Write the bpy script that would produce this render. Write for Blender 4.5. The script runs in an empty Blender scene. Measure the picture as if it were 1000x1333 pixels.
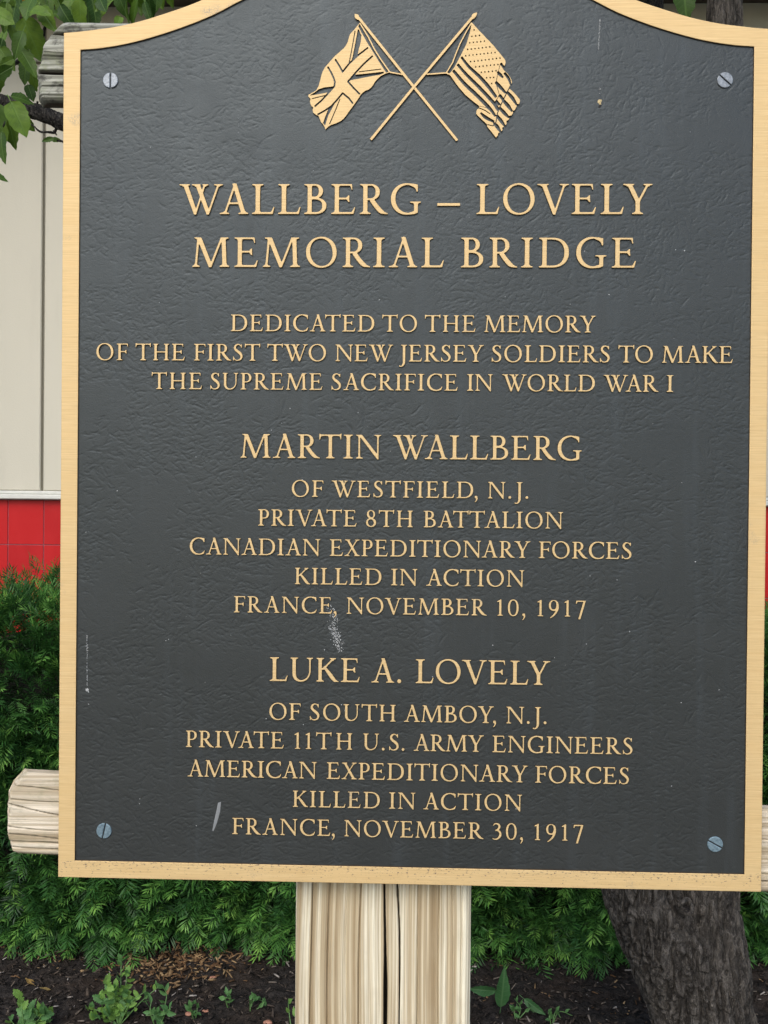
import bpy, math, random
import numpy as np
from mathutils import Vector, Matrix, Euler
R = math.radians
random.seed(7)
rng = np.random.default_rng(11)
SC = bpy.context.scene
COL = SC.collection

# ------------------------------------------------------------------ camera, sky, sun, exposure
cam = bpy.data.objects.new('camera', bpy.data.cameras.new('camera'))
COL.objects.link(cam); SC.camera = cam
BASE = 0.822                       # height of the plaque's lower edge
cam.location = (0.00106, -0.7979, BASE+0.3276)
cam.rotation_euler = (1.564930, -0.009355, 0.028963)
cam.data.sensor_fit = 'VERTICAL'; cam.data.sensor_height = 36; cam.data.lens = 1200*36/1333
cam.data.clip_start = .05; cam.data.clip_end = 400
SUN_EL, SUN_AZ = R(42), R(194)     # azimuth clockwise from +Y: behind the camera, to its left
world = bpy.data.worlds.new('World'); SC.world = world; world.use_nodes = True
wn = world.node_tree; wn.nodes.clear()
sky = wn.nodes.new('ShaderNodeTexSky'); sky.sky_type = 'NISHITA'; sky.sun_disc = False
sky.sun_elevation = SUN_EL; sky.sun_rotation = SUN_AZ; sky.dust_density = 2.0; sky.air_density = 1.0; sky.ozone_density = 1.0
bg = wn.nodes.new('ShaderNodeBackground'); bg.inputs['Strength'].default_value = 0.15
wo = wn.nodes.new('ShaderNodeOutputWorld')
wn.links.new(sky.outputs[0], bg.inputs[0]); wn.links.new(bg.outputs[0], wo.inputs[0])
sl = bpy.data.lights.new('sun', 'SUN'); sl.energy = 1.05; sl.angle = R(40); sl.color = (1, .965, .905)
so = bpy.data.objects.new('sun', sl); COL.objects.link(so)
sd = Vector((math.sin(SUN_AZ)*math.cos(SUN_EL), math.cos(SUN_AZ)*math.cos(SUN_EL), math.sin(SUN_EL)))
so.rotation_euler = sd.to_track_quat('Z', 'Y').to_euler()
SC.view_settings.view_transform = 'Standard'; SC.view_settings.look = 'None'
SC.view_settings.gamma = 1; SC.view_settings.exposure = 0.66; SC.view_settings.use_curve_mapping = False

# ------------------------------------------------------------------ helpers
CAM_R = np.array(Euler(cam.rotation_euler).to_matrix()); CAM_L = np.array(cam.location)
def at(px, py, Y):
    """the point at depth Y that stands behind a spot measured in the photograph"""
    d = CAM_R @ np.array([(px-500)/1200, (666.5-py)/1200, -1.0])
    return CAM_L + d*(Y-CAM_L[1])/d[1]
def _h(a, b, c, s):
    n = (a*374761393+b*668265263+c*2147483647+s*974634777) & 0xffffffff
    n = ((n ^ (n >> 13))*1274126177) & 0xffffffff
    n = ((n ^ (n >> 15))*2246822519) & 0xffffffff
    return ((n ^ (n >> 16)) & 0xffffff)/float(0xffffff)
def vn(x, y, z=0, seed=0):
    x, y, z = np.broadcast_arrays(np.asarray(x, float), np.asarray(y, float), np.asarray(z, float))
    i, j, k = (np.floor(v).astype(np.int64) for v in (x, y, z)); u, v, w = x-i, y-j, z-k
    u, v, w = (t*t*(3-2*t) for t in (u, v, w)); o = 0
    for di in (0,1):
        for dj in (0,1):
            for dk in (0,1):
                o = o+_h(i+di, j+dj, k+dk, seed)*(u if di else 1-u)*(v if dj else 1-v)*(w if dk else 1-w)
    return o
def fbm(x, y, z=0, oct=4, seed=0):
    o, a, t = 0, 1.0, 0
    for q in range(oct):
        o = o+a*vn(np.asarray(x)*2**q, np.asarray(y)*2**q, np.asarray(z)*2**q, seed+q); t += a; a *= .5
    return o/t
def tag(o, label=None, cat=None, group=None, kind=None):
    for k, v in (('label', label), ('category', cat), ('group', group), ('kind', kind)):
        if v: o[k] = v
    return o
def origin(o):
    p = Vector((0, 0, 0))
    while o is not None: p += o.location; o = o.parent
    return p
def empty(name, loc, parent=None, **k):
    o = bpy.data.objects.new(name, None); o.empty_display_size = .05; COL.objects.link(o)
    o.location = Vector(loc)-(origin(parent) if parent else Vector((0,0,0))); o.parent = parent
    return tag(o, **k)
def mesh(name, V, F, mats, smooth=False, midx=None):
    me = bpy.data.meshes.new(name)
    V = np.asarray(V, np.float32)
    if isinstance(F, np.ndarray):
        n, k = F.shape
        me.vertices.add(len(V)); me.vertices.foreach_set('co', V.ravel())
        me.loops.add(n*k); me.loops.foreach_set('vertex_index', F.astype(np.int32).ravel())
        me.polygons.add(n); me.polygons.foreach_set('loop_start', np.arange(0, n*k, k, dtype=np.int32))
        me.update(calc_edges=True)
    else:
        me.from_pydata(V.tolist(), [], [list(f) for f in F])
    for m in (mats if isinstance(mats, (list, tuple)) else [mats]): me.materials.append(m)
    if midx is not None: me.polygons.foreach_set('material_index', np.asarray(midx, np.int32))
    if smooth: me.polygons.foreach_set('use_smooth', np.ones(len(me.polygons), bool))
    me.validate(); me.update()
    return me
def link(name, me, parent=None, loc=(0,0,0), rot=None, scale=None, **k):
    o = bpy.data.objects.new(name, me); COL.objects.link(o); o.parent = parent; o.location = loc
    if rot is not None: o.rotation_euler = rot
    if scale is not None: o.scale = (scale,)*3 if not hasattr(scale, '__len__') else scale
    return tag(o, **k)
def obj(name, V, F, mats, parent=None, smooth=False, midx=None, **k):
    """V in world coordinates; the object's own origin is its parent's"""
    V = np.asarray(V, float)-np.array(origin(parent) if parent else (0,0,0))
    return link(name, mesh(name, V, F, mats, smooth, midx), parent, **k)
def color_attr(me, vals, name='tint'):
    a = me.color_attributes.new(name, 'FLOAT_COLOR', 'POINT'); v = np.ones((len(me.vertices), 4), np.float32)
    v[:, :3] = np.asarray(vals).reshape(-1, 1) if np.ndim(vals) == 1 else vals
    a.data.foreach_set('color', v.ravel())
def box(x0, x1, y0, y1, z0, z1):
    V = [(x, y, z) for x in (x0, x1) for y in (y0, y1) for z in (z0, z1)]
    return V, [(0,1,3,2),(4,6,7,5),(0,4,5,1),(2,3,7,6),(0,2,6,4),(1,5,7,3)]
def bevel_box(x0, x1, y0, y1, z0, z1, b):
    """box whose front (towards -Y) edges are chamfered"""
    V = [(x0,y1,z0),(x1,y1,z0),(x1,y1,z1),(x0,y1,z1),(x0,y0+b,z0),(x1,y0+b,z0),(x1,y0+b,z1),(x0,y0+b,z1),(x0+b,y0,z0+b),(x1-b,y0,z0+b),(x1-b,y0,z1-b),(x0+b,y0,z1-b)]
    F = [(0,3,2,1),(0,1,5,4),(1,2,6,5),(2,3,7,6),(3,0,4,7),(4,5,9,8),(5,6,10,9),(6,7,11,10),(7,4,8,11),(8,9,10,11)]
    return V, F
def grid_faces(n, m, wrap=False):
    a = np.arange(n-1)[:, None]*m+np.arange(m if wrap else m-1)[None]
    b = a+1 if not wrap else np.arange(n-1)[:, None]*m+(np.arange(m)[None]+1) % m
    return np.stack([a, b, b+m, a+m], -1).reshape(-1, 4)
def plate(loops, depth, bevel, name, mats, y=0.0, smooth=False):
    """raised flat shape: closed loops in x, z (holes allowed); front face at y, thickness depth, rounded rim"""
    cu = bpy.data.curves.new(name, 'CURVE'); cu.dimensions = '2D'; cu.fill_mode = 'BOTH'
    cu.extrude = max(depth/2-bevel, 1e-5); cu.bevel_depth = bevel; cu.bevel_resolution = 1; cu.offset = -bevel
    for P in loops:
        s = cu.splines.new('POLY'); s.points.add(len(P)-1); s.use_cyclic_u = True
        s.points.foreach_set('co', np.hstack([P, np.zeros((len(P),1)), np.ones((len(P),1))]).astype(np.float32).ravel())
    t = bpy.data.objects.new(name, cu); me = bpy.data.meshes.new_from_object(t)
    bpy.data.objects.remove(t); bpy.data.curves.remove(cu)
    n = len(me.vertices); co = np.empty(n*3, np.float32); me.vertices.foreach_get('co', co); co = co.reshape(-1, 3)
    co = np.stack([co[:,0], y+depth/2-co[:,2], co[:,1]], 1).astype(np.float32); me.vertices.foreach_set('co', co.ravel())
    me.materials.clear()
    for m in (mats if isinstance(mats, (list, tuple)) else [mats]): me.materials.append(m)
    me.update()
    if len(me.materials) > 1:
        no = np.empty(len(me.polygons)*3, np.float32); me.polygons.foreach_get('normal', no)
        me.polygons.foreach_set('material_index', (no.reshape(-1,3)[:,1] > -.62).astype(np.int32))
    me.polygons.foreach_set('use_smooth', np.zeros(len(me.polygons), bool)); me.name = name; me.update()
    return me
def tube(P, rad, n=8, cap=True):
    P = np.asarray(P, float); m = len(P); rad = np.broadcast_to(rad, (m,))
    T = np.gradient(P, axis=0); T /= np.linalg.norm(T, axis=1)[:, None]+1e-12
    up = np.array([0, 0, 1.0]) if abs(T[0][2]) < .9 else np.array([1.0, 0, 0])
    U = np.cross(T, up); U /= np.linalg.norm(U, axis=1)[:, None]+1e-12; W = np.cross(T, U)
    a = np.linspace(0, 2*np.pi, n, endpoint=False)
    V = (P[:, None]+rad[:, None, None]*(np.cos(a)[None,:,None]*U[:,None]+np.sin(a)[None,:,None]*W[:,None])).reshape(-1, 3)
    F = grid_faces(m, n, True)
    return V, F
def spline(P, k=8):
    P = np.asarray(P, float); Q = np.vstack([2*P[0]-P[1], P, 2*P[-1]-P[-2]]); o = []
    for i in range(1, len(Q)-2):
        for t in np.linspace(0, 1, k, endpoint=False):
            p0,p1,p2,p3 = Q[i-1:i+3]
            o.append(.5*((2*p1)+(p2-p0)*t+(2*p0-5*p1+4*p2-p3)*t*t+(3*p1-p0-3*p2+p3)*t**3))
    o.append(P[-1]); return np.array(o)
def merge(parts):
    V, F, n = [], [], 0
    for v, f in parts: V.append(np.asarray(v, float)); F.append(np.asarray(f)+n); n += len(v)
    return np.vstack(V), np.vstack(F)

# ------------------------------------------------------------------ materials
class NT:
    def __init__(s, name):
        s.m = bpy.data.materials.new(name); s.m.use_nodes = True; s.t = s.m.node_tree
        s.b = s.t.nodes['Principled BSDF']; s.geo = s.n('ShaderNodeNewGeometry').outputs['Position']
    def n(s, ty, **k):
        o = s.t.nodes.new(ty)
        for a, v in k.items(): setattr(o, a, v)
        return o
    def L(s, a, b):
        s.t.links.new(a, b); return s
    def put(s, sock, v):
        if hasattr(v, 'is_linked'): s.t.links.new(v, sock)
        elif isinstance(v, (tuple, list)) and len(v) == 3 and sock.type == 'RGBA': sock.default_value = (*v, 1)
        else: sock.default_value = v
    def map(s, scale=(1,1,1), rot=(0,0,0), loc=(0,0,0), src=None):
        o = s.n('ShaderNodeMapping'); s.L(src or s.geo, o.inputs[0]); o.inputs['Scale'].default_value = scale
        o.inputs['Rotation'].default_value = rot; o.inputs['Location'].default_value = loc
        return o.outputs[0]
    def rotmap(s, scale, rot, src=None):
        return s.map(scale, src=s.map(rot=rot, src=src))
    def noise(s, vec, scale=1, detail=4, rough=.5, dist=0):
        o = s.n('ShaderNodeTexNoise'); s.L(vec, o.inputs['Vector'])
        for k, v in (('Scale', scale), ('Detail', detail), ('Roughness', rough), ('Distortion', dist)): o.inputs[k].default_value = v
        return o.outputs[0]
    def ramp(s, f, stops, interp='LINEAR'):
        o = s.n('ShaderNodeValToRGB'); o.color_ramp.interpolation = interp; e = o.color_ramp.elements
        while len(e) < len(stops): e.new(.5)
        for q, (p, c) in zip(e, stops):
            q.position = p; q.color = (*c, 1) if hasattr(c, '__len__') else (c, c, c, 1)
        s.put(o.inputs[0], f); return o.outputs[0]
    def math(s, op, a, b=0.0, c=0.0, clamp=False):
        o = s.n('ShaderNodeMath', operation=op, use_clamp=clamp); s.put(o.inputs[0], a); s.put(o.inputs[1], b); s.put(o.inputs[2], c)
        return o.outputs[0]
    def mix(s, f, a, b, mode='MIX'):
        o = s.n('ShaderNodeMix', data_type='RGBA', blend_type=mode); s.put(o.inputs[0], f); s.put(o.inputs[6], a); s.put(o.inputs[7], b)
        return o.outputs[2]
    def sep(s, v=None):
        o = s.n('ShaderNodeSeparateXYZ'); s.L(v or s.geo, o.inputs[0]); return o.outputs
    def attr(s, name='tint'):
        return s.n('ShaderNodeAttribute', attribute_name=name).outputs['Color']
    def bump(s, h, dist, strength=1.0, normal=None):
        o = s.n('ShaderNodeBump'); s.put(o.inputs['Height'], h); o.inputs['Distance'].default_value = dist; o.inputs['Strength'].default_value = strength
        if normal: s.L(normal, o.inputs['Normal'])
        s.L(o.outputs[0], s.b.inputs['Normal']); return o.outputs[0]
    def set(s, **k):
        for a, v in k.items(): s.put(s.b.inputs[{'color':'Base Color','rough':'Roughness','metal':'Metallic','spec':'Specular IOR Level','alpha':'Alpha','sss':'Subsurface Weight','coat':'Coat Weight','trans':'Transmission Weight'}[a]], v)
        return s

def m_gold():
    n = NT('brushed_bronze')
    st = n.noise(n.map((14, 1, 1500)), 1, 3, .6); st2 = n.noise(n.map((50, 1, 5200)), 1, 2)
    big = n.noise(n.map((9, 1, 160)), 1, 4)
    c = n.mix(n.ramp(st, [(.30,.0),(.70,1.0)]), (.53,.37,.17), (.71,.53,.275))
    c = n.mix(n.ramp(big, [(.35,.0),(.72,.45)]), c, (.64,.445,.205))
    c = n.mix(n.ramp(st2, [(.32,.42),(.46,0)]), c, (.36,.22,.09))
    # chipped lacquer along the lower border, grey wear patches elsewhere
    z = n.sep()[2]
    low = n.math('DIVIDE', n.math('SUBTRACT', BASE+.0185, z), .004, clamp=True)
    chips = n.noise(n.map((330, 1, 760)), 1, 5, .7)
    thr = n.math('ADD', chips, n.math('ADD', n.math('MULTIPLY', low, .065), n.math('MULTIPLY', n.math('MULTIPLY', low, n.math('DIVIDE', n.math('SUBTRACT', z, BASE), .015, clamp=True)), .075)))
    c = n.mix(n.ramp(thr, [(.70,0),(.725,1)]), c, (.15,.115,.09))
    wear = n.noise(n.map((22,1,22), loc=(3.3,0,1.7)), 1, 3, .6); speck = n.noise(n.map((700,1,900)), 1, 3, .7)
    c = n.mix(n.math('MULTIPLY', n.ramp(wear, [(.63,0),(.72,.8)]), n.ramp(speck, [(.45,0),(.6,1)])), c, (.22,.21,.19))
    n.set(color=c, rough=n.ramp(st, [(0,.50),(1,.68)]), metal=.22, spec=.3); n.bump(st2, .00012, .5)
    return n.m
def m_field():
    n = NT('dark_leather_relief'); mm = n.map((1000,1000,1000))
    grain = n.noise(n.map((.9,1,1.1), src=mm), 1, 4, .65)
    big = n.noise(n.map((.012,1,.02), src=mm), 1, 4); runs = n.noise(n.map((.09,1,.006), src=mm), 1, 4, .6)
    c = n.mix(n.ramp(big, [(.3,0),(.7,1)]), (.0245,.0252,.0232), (.0285,.0292,.0272))
    c = n.mix(n.ramp(runs, [(.52,0),(.72,.28)]), c, (.045,.052,.056))
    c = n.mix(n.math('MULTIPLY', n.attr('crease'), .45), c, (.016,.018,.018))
    sp = n.noise(n.map((.45,1,.45), src=mm), 1, 2, .5)
    c = n.mix(n.ramp(sp, [(.80,0),(.83,.6)]), c, (.3,.3,.28))
    n.set(color=c, rough=n.math('ADD', n.ramp(grain, [(.3,.37),(.7,.46)]), n.math('MULTIPLY', n.math('SUBTRACT', n.noise(n.map((.03,1,.022), loc=(4,0,9), src=mm), 1, 4, .6), .5), .22)), spec=.46)
    n.b.inputs['Specular Tint'].default_value = (.80,.93,1.0,1); n.bump(grain, .00022, .8)
    return n.m
def m_simple(name, col, rough=.6, metal=0, spec=.5, var=0, scale=60, bump=0):
    n = NT(name); c = col
    if var:
        nz = n.noise(n.map((scale,)*3), 1, 5, .6)
        c = n.mix(n.ramp(nz, [(.3,0),(.7,1)]), tuple(v*(1-var) for v in col), tuple(min(v*(1+var), 1) for v in col))
        if bump: n.bump(nz, bump)
    return n.set(color=c, rough=rough, metal=metal, spec=spec).m
def m_wood(name, axis, lo, mid, hi, moss=0, stain=0, cyc=1.0):
    """axis: 'x' or 'z', the direction of the grain"""
    n = NT(name)
    def sc(a, b): return (b, b*.5, a) if axis == 'z' else (a, b*.5, b)
    warp = n.noise(n.map(sc(3, 8)), 1, 2)
    v = n.n('ShaderNodeVectorMath', operation='MULTIPLY_ADD'); n.L(warp, v.inputs[0])
    v.inputs[1].default_value = (.012,0,0) if axis == 'z' else (0,0,.012); n.L(n.geo, v.inputs[2]); g = v.outputs[0]
    broad = n.noise(n.map(sc(.7, 120*cyc), src=g), 1, 3, .6)
    fine = n.noise(n.map(sc(4, 420*cyc), src=g), 1, 4, .6)
    hair = n.noise(n.map(sc(14, 1500), src=g), 1, 3, .6)
    c = n.ramp(broad, [(.34, lo),(.47, mid),(.58, hi)])
    c = n.mix(n.ramp(fine, [(.36,.8),(.56,0)]), c, lo); c = n.mix(n.ramp(hair, [(.3,.35),(.55,0)]), c, tuple(v*.55 for v in lo))
    blot = n.noise(n.map((16,16,16)), 1, 4, .6); c = n.mix(n.ramp(blot, [(.45,0),(.75,.45)]), c, tuple(v*.75 for v in mid))
    if moss:
        ms = n.noise(n.map((55,55,90), loc=(2,5,1)), 1, 5, .65)
        c = n.mix(n.ramp(ms, [(.50,0),(.66,moss)]), c, (.17,.19,.105))
    if stain:
        ss = n.noise(n.map((70,70,110), loc=(7,1,4)), 1, 6, .7); c = n.mix(n.ramp(ss, [(.50,0),(.63,stain)]), c, (.045,.043,.036))
    c = n.mix(n.attr('crack'), c, (.035,.026,.017))  # crack interiors darkened in colour: dirt plus painted shade
    n.set(color=c, rough=.82, spec=.25)
    n.bump(n.math('ADD', fine, n.math('MULTIPLY', hair, .4)), .0011, .8)
    return n.m
def m_bark(name, a=(.048,.040,.033), b=(.30,.262,.22)):
    n = NT(name)
    v = n.map((26,26,7)); f = n.noise(v, 1.6, 7, .72, .3); g = n.noise(n.map((210,210,110)), 1, 5, .7)
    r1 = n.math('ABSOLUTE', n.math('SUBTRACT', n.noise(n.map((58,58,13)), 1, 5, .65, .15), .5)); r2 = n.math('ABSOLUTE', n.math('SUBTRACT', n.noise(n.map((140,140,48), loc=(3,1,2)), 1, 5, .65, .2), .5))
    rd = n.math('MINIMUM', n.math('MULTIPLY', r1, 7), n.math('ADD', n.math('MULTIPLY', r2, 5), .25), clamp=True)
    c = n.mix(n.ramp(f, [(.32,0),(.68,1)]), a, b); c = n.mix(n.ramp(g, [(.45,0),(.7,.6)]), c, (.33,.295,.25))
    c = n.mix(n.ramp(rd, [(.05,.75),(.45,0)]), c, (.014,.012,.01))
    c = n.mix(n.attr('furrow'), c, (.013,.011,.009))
    n.set(color=c, rough=.85, spec=.25)
    n.bump(n.math('ADD', n.math('MULTIPLY', f, .6), n.math('ADD', rd, n.math('MULTIPLY', g, .7))), .009, 1)
    return n.m
def m_tint(name, stops, rough=.45, spec=.5, trans=0, jitter=.25, scale=9):
    """leaf material: colour by the mesh's own tint attribute (leaf age; on the hedge also painted inner shade)"""
    n = NT(name); t = n.attr(); c = n.ramp(t, stops)
    c = n.mix(n.ramp(n.noise(n.map((scale,)*3), 1, 3), [(.35,0),(.65,jitter)]), c, stops[0][1])
    n.set(color=c, rough=rough, spec=spec)
    if trans:
        tr = n.n('ShaderNodeBsdfTranslucent'); n.put(tr.inputs[0], c); mx = n.n('ShaderNodeMixShader'); mx.inputs[0].default_value = trans
        out = n.t.nodes['Material Output']; n.L(n.b.outputs[0], mx.inputs[1]); n.L(tr.outputs[0], mx.inputs[2]); n.L(mx.outputs[0], out.inputs[0])
    return n.m
def m_leaf(name, a, b, vein):
    """leaf with pale veins, in the leaf's own coordinates"""
    n = NT(name); oc = n.n('ShaderNodeTexCoord').outputs['Object']; x, y, z = n.sep(oc)
    oi = n.n('ShaderNodeObjectInfo').outputs['Random']
    c = n.mix(oi, a, b); nz = n.noise(n.map((90,90,90)), 1, 4); c = n.mix(n.ramp(nz, [(.4,0),(.7,.4)]), c, a)
    ax = n.math('ABSOLUTE', x)
    side = n.math('ABSOLUTE', n.math('SUBTRACT', n.math('FRACT', n.math('MULTIPLY', n.math('SUBTRACT', y, n.math('MULTIPLY', ax, .7)), 9)), .5))
    vn_ = n.math('MAXIMUM', n.ramp(ax, [(0,1),(.03,0)]), n.ramp(side, [(0,.6),(.07,0)]))
    c = n.mix(n.math('MULTIPLY', vn_, .55), c, vein); n.set(color=c, rough=.5, spec=.3)
    n.bump(n.math('MULTIPLY', vn_, -1), .0015, .5)
    tr = n.n('ShaderNodeBsdfTranslucent'); n.put(tr.inputs[0], c); mx = n.n('ShaderNodeMixShader'); mx.inputs[0].default_value = .3
    out = n.t.nodes['Material Output']; n.L(n.b.outputs[0], mx.inputs[1]); n.L(tr.outputs[0], mx.inputs[2]); n.L(mx.outputs[0], out.inputs[0])
    return n.m

# ------------------------------------------------------------------ cut letter outlines
GR = 140                      # raster cells per cap height
class Ras:
    """small drawing surface: polygons are united or cut, the outline is then traced"""
    def __init__(s, x0, y0, x1, y1, res=GR):
        s.x0, s.y0, s.res = x0, y0, res
        s.nx, s.ny = int((x1-x0)*res)+1, int((y1-y0)*res)+1
        s.m = np.zeros((s.ny, s.nx), bool)
    def poly(s, pts, v=True):
        P = (np.array(pts, float)-(s.x0, s.y0))*s.res
        a, b = np.floor(P.min(0)).astype(int)-1, np.ceil(P.max(0)).astype(int)+2
        ax, ay = max(a[0],0), max(a[1],0); bx, by = min(b[0],s.nx), min(b[1],s.ny)
        if bx <= ax or by <= ay: return
        X, Y = np.meshgrid(np.arange(ax,bx)+.01, np.arange(ay,by)+.013)
        c = np.zeros(X.shape, np.int32)
        for (xa,ya),(xb,yb) in zip(P, np.roll(P,-1,0)):
            if ya == yb: continue
            up = (ya <= Y) & (yb > Y); dn = (yb <= Y) & (ya > Y)
            xi = xa+(Y-ya)*(xb-xa)/(yb-ya)
            c += np.where(up & (X < xi), 1, 0) - np.where(dn & (X < xi), 1, 0)
        s.m[ay:by, ax:bx][c != 0] = v
    def brush(s, pts, v=True, n=14, smooth=True):
        """pts: (x, y, width)"""
        P = np.array(pts, float)
        if smooth and len(P) > 2:
            Q = np.vstack([2*P[0]-P[1], P, 2*P[-1]-P[-2]]); out = []
            for i in range(1, len(Q)-2):
                p0,p1,p2,p3 = Q[i-1],Q[i],Q[i+1],Q[i+2]
                for t in np.linspace(0,1,n,endpoint=False):
                    out.append(.5*((2*p1)+(-p0+p2)*t+(2*p0-5*p1+4*p2-p3)*t*t+(-p0+3*p1-3*p2+p3)*t**3))
            out.append(P[-1]); P = np.array(out)
        for i in range(len(P)-1):
            a, b = P[i], P[i+1]; d = b[:2]-a[:2]; L = np.hypot(*d)
            if L < 1e-9: continue
            nrm = np.array([-d[1], d[0]])/L
            s.poly([a[:2]+nrm*a[2]/2, b[:2]+nrm*b[2]/2, b[:2]-nrm*b[2]/2, a[:2]-nrm*a[2]/2], v)
            if 0 < i: s.disc(a[0], a[1], a[2]/2, v)
    def disc(s, x, y, r, v=True, ry=None, rot=0):
        t = np.linspace(0, 2*np.pi, 40, endpoint=False); ry = ry or r
        c, q = np.cos(rot), np.sin(rot)
        ex, ey = r*np.cos(t), ry*np.sin(t)
        s.poly(np.stack([x+ex*c-ey*q, y+ex*q+ey*c],1), v)
    def contours(s, sigma=1.6, eps=.28):
        f = np.pad(s.m.astype(float), 8)
        k = np.exp(-.5*(np.arange(-6,7)/sigma)**2); k /= k.sum()
        f = sum(k[i+6]*np.roll(f,i,0) for i in range(-6,7)); f = sum(k[i+6]*np.roll(f,i,1) for i in range(-6,7))
        f = f-.5+1e-7
        g = f > 0
        code = g[:-1,:-1]*1+g[:-1,1:]*2+g[1:,1:]*4+g[1:,:-1]*8
        ys, xs = np.nonzero((code > 0) & (code < 15))
        seg = {}
        # edges: 0 bottom,1 right,2 top,3 left -> directed so that the inside stays on the left
        T = {1:[(3,0)],2:[(0,1)],3:[(3,1)],4:[(1,2)],5:[(3,0),(1,2)],6:[(0,2)],7:[(3,2)],8:[(2,3)],9:[(2,0)],10:[(0,1),(2,3)],11:[(2,1)],12:[(1,3)],13:[(1,0)],14:[(0,3)]}
        def key(y,x,e):
            return (y,x,0) if e==0 else (y,x+1,1) if e==1 else (y+1,x,0) if e==2 else (y,x,1)
        def pt(k):
            y,x,d = k
            if d == 0: t = f[y,x]/(f[y,x]-f[y,x+1]); return (x+t, y)
            t = f[y,x]/(f[y,x]-f[y+1,x]); return (x, y+t)
        for y,x in zip(ys.tolist(), xs.tolist()):
            for a,b in T[int(code[y,x])]: seg[key(y,x,a)] = key(y,x,b)
        loops = []
        while seg:
            k0, k = seg.popitem(); L = [k0]
            while k != k0 and k in seg: L.append(k); k = seg.pop(k)
            P = np.array([pt(q) for q in L])
            if len(P) < 12: continue
            loops.append(simplify(P, eps))
        return [(P-8)/s.res+(s.x0, s.y0) for P in loops]
def simplify(P, eps):
    i = int(np.argmax(((P-P[0])**2).sum(1)))
    def dp(A):
        st = [(0, len(A)-1)]; keep = {0, len(A)-1}
        while st:
            a, b = st.pop()
            if b-a < 2: continue
            d = A[b]-A[a]; L = np.hypot(*d) or 1
            h = np.abs(d[0]*(A[a+1:b,1]-A[a,1])-d[1]*(A[a+1:b,0]-A[a,0]))/L
            j = int(np.argmax(h))
            if h[j] > eps: j += a+1; keep.add(j); st += [(a,j),(j,b)]
        return A[sorted(keep)]
    return np.vstack([dp(P[:i+1])[:-1], dp(np.vstack([P[i:],P[:1]]))[:-1]])

S, TH, SF = .150, .068, .048
def qb(a, c, b, n=7):
    t = np.linspace(0,1,n)[:,None]; a,b,c = map(np.array,(a,b,c))
    return ((1-t)**2*a+2*t*(1-t)*c+t*t*b).tolist()
def stem(g, x, w=S, y0=0, y1=1, lo=(.09,.09), hi=(.09,.09)):
    g.poly([(x,y0),(x+w,y0),(x+w,y1),(x,y1)])
    for e, y, d in ((lo,y0,1),(hi,y1,-1)):
        if e: foot(g, x, x+w, y, d, *e)
def foot(g, xa, xb, y, d, el, er, br=.085):
    p = [(xa-el,y)]; p += [(xa-el,y+d*SF*.85)] if el else []
    p += qb((xa-el*.85,y+d*SF),(xa,y+d*SF*1.1),(xa,y+d*(SF+br))) if el else [(xa,y+d*(SF+br))]
    p += qb((xb,y+d*(SF+br)),(xb,y+d*SF*1.1),(xb+er*.85,y+d*SF)) if er else [(xb,y+d*(SF+br))]
    p += [(xb+er,y+d*SF*.85)] if er else []
    p += [(xb+er,y)]
    g.poly(p)
def diag(g, xa, ya, xb, yb, w):
    g.poly([(xa-w/2,ya),(xa+w/2,ya),(xb+w/2,yb),(xb-w/2,yb)])
def oval(g, x, y, rx, ry, v=True, rot=0, p=2.15):
    t = np.linspace(0, 2*np.pi, 72, endpoint=False); c, s = np.cos(t), np.sin(t)
    ex, ey = rx*np.sign(c)*np.abs(c)**(2/p), ry*np.sign(s)*np.abs(s)**(2/p)
    q, r = np.cos(rot), np.sin(rot)
    g.poly(np.stack([x+ex*q-ey*r, y+ex*r+ey*q],1), v)
def arm_end(g, x, y, d, h=.2, w=.05, lean=.04):
    """vertical flare that ends an arm of E, F, L, T; the tip points away from y"""
    g.poly([(x-.13,y),(x,y),(x+lean,y+d*h),(x+lean-w*.75,y+d*h),(x-.045,y+d*.105),(x-.075,y+d*TH*1.02),(x-.13,y+d*TH)])
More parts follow.
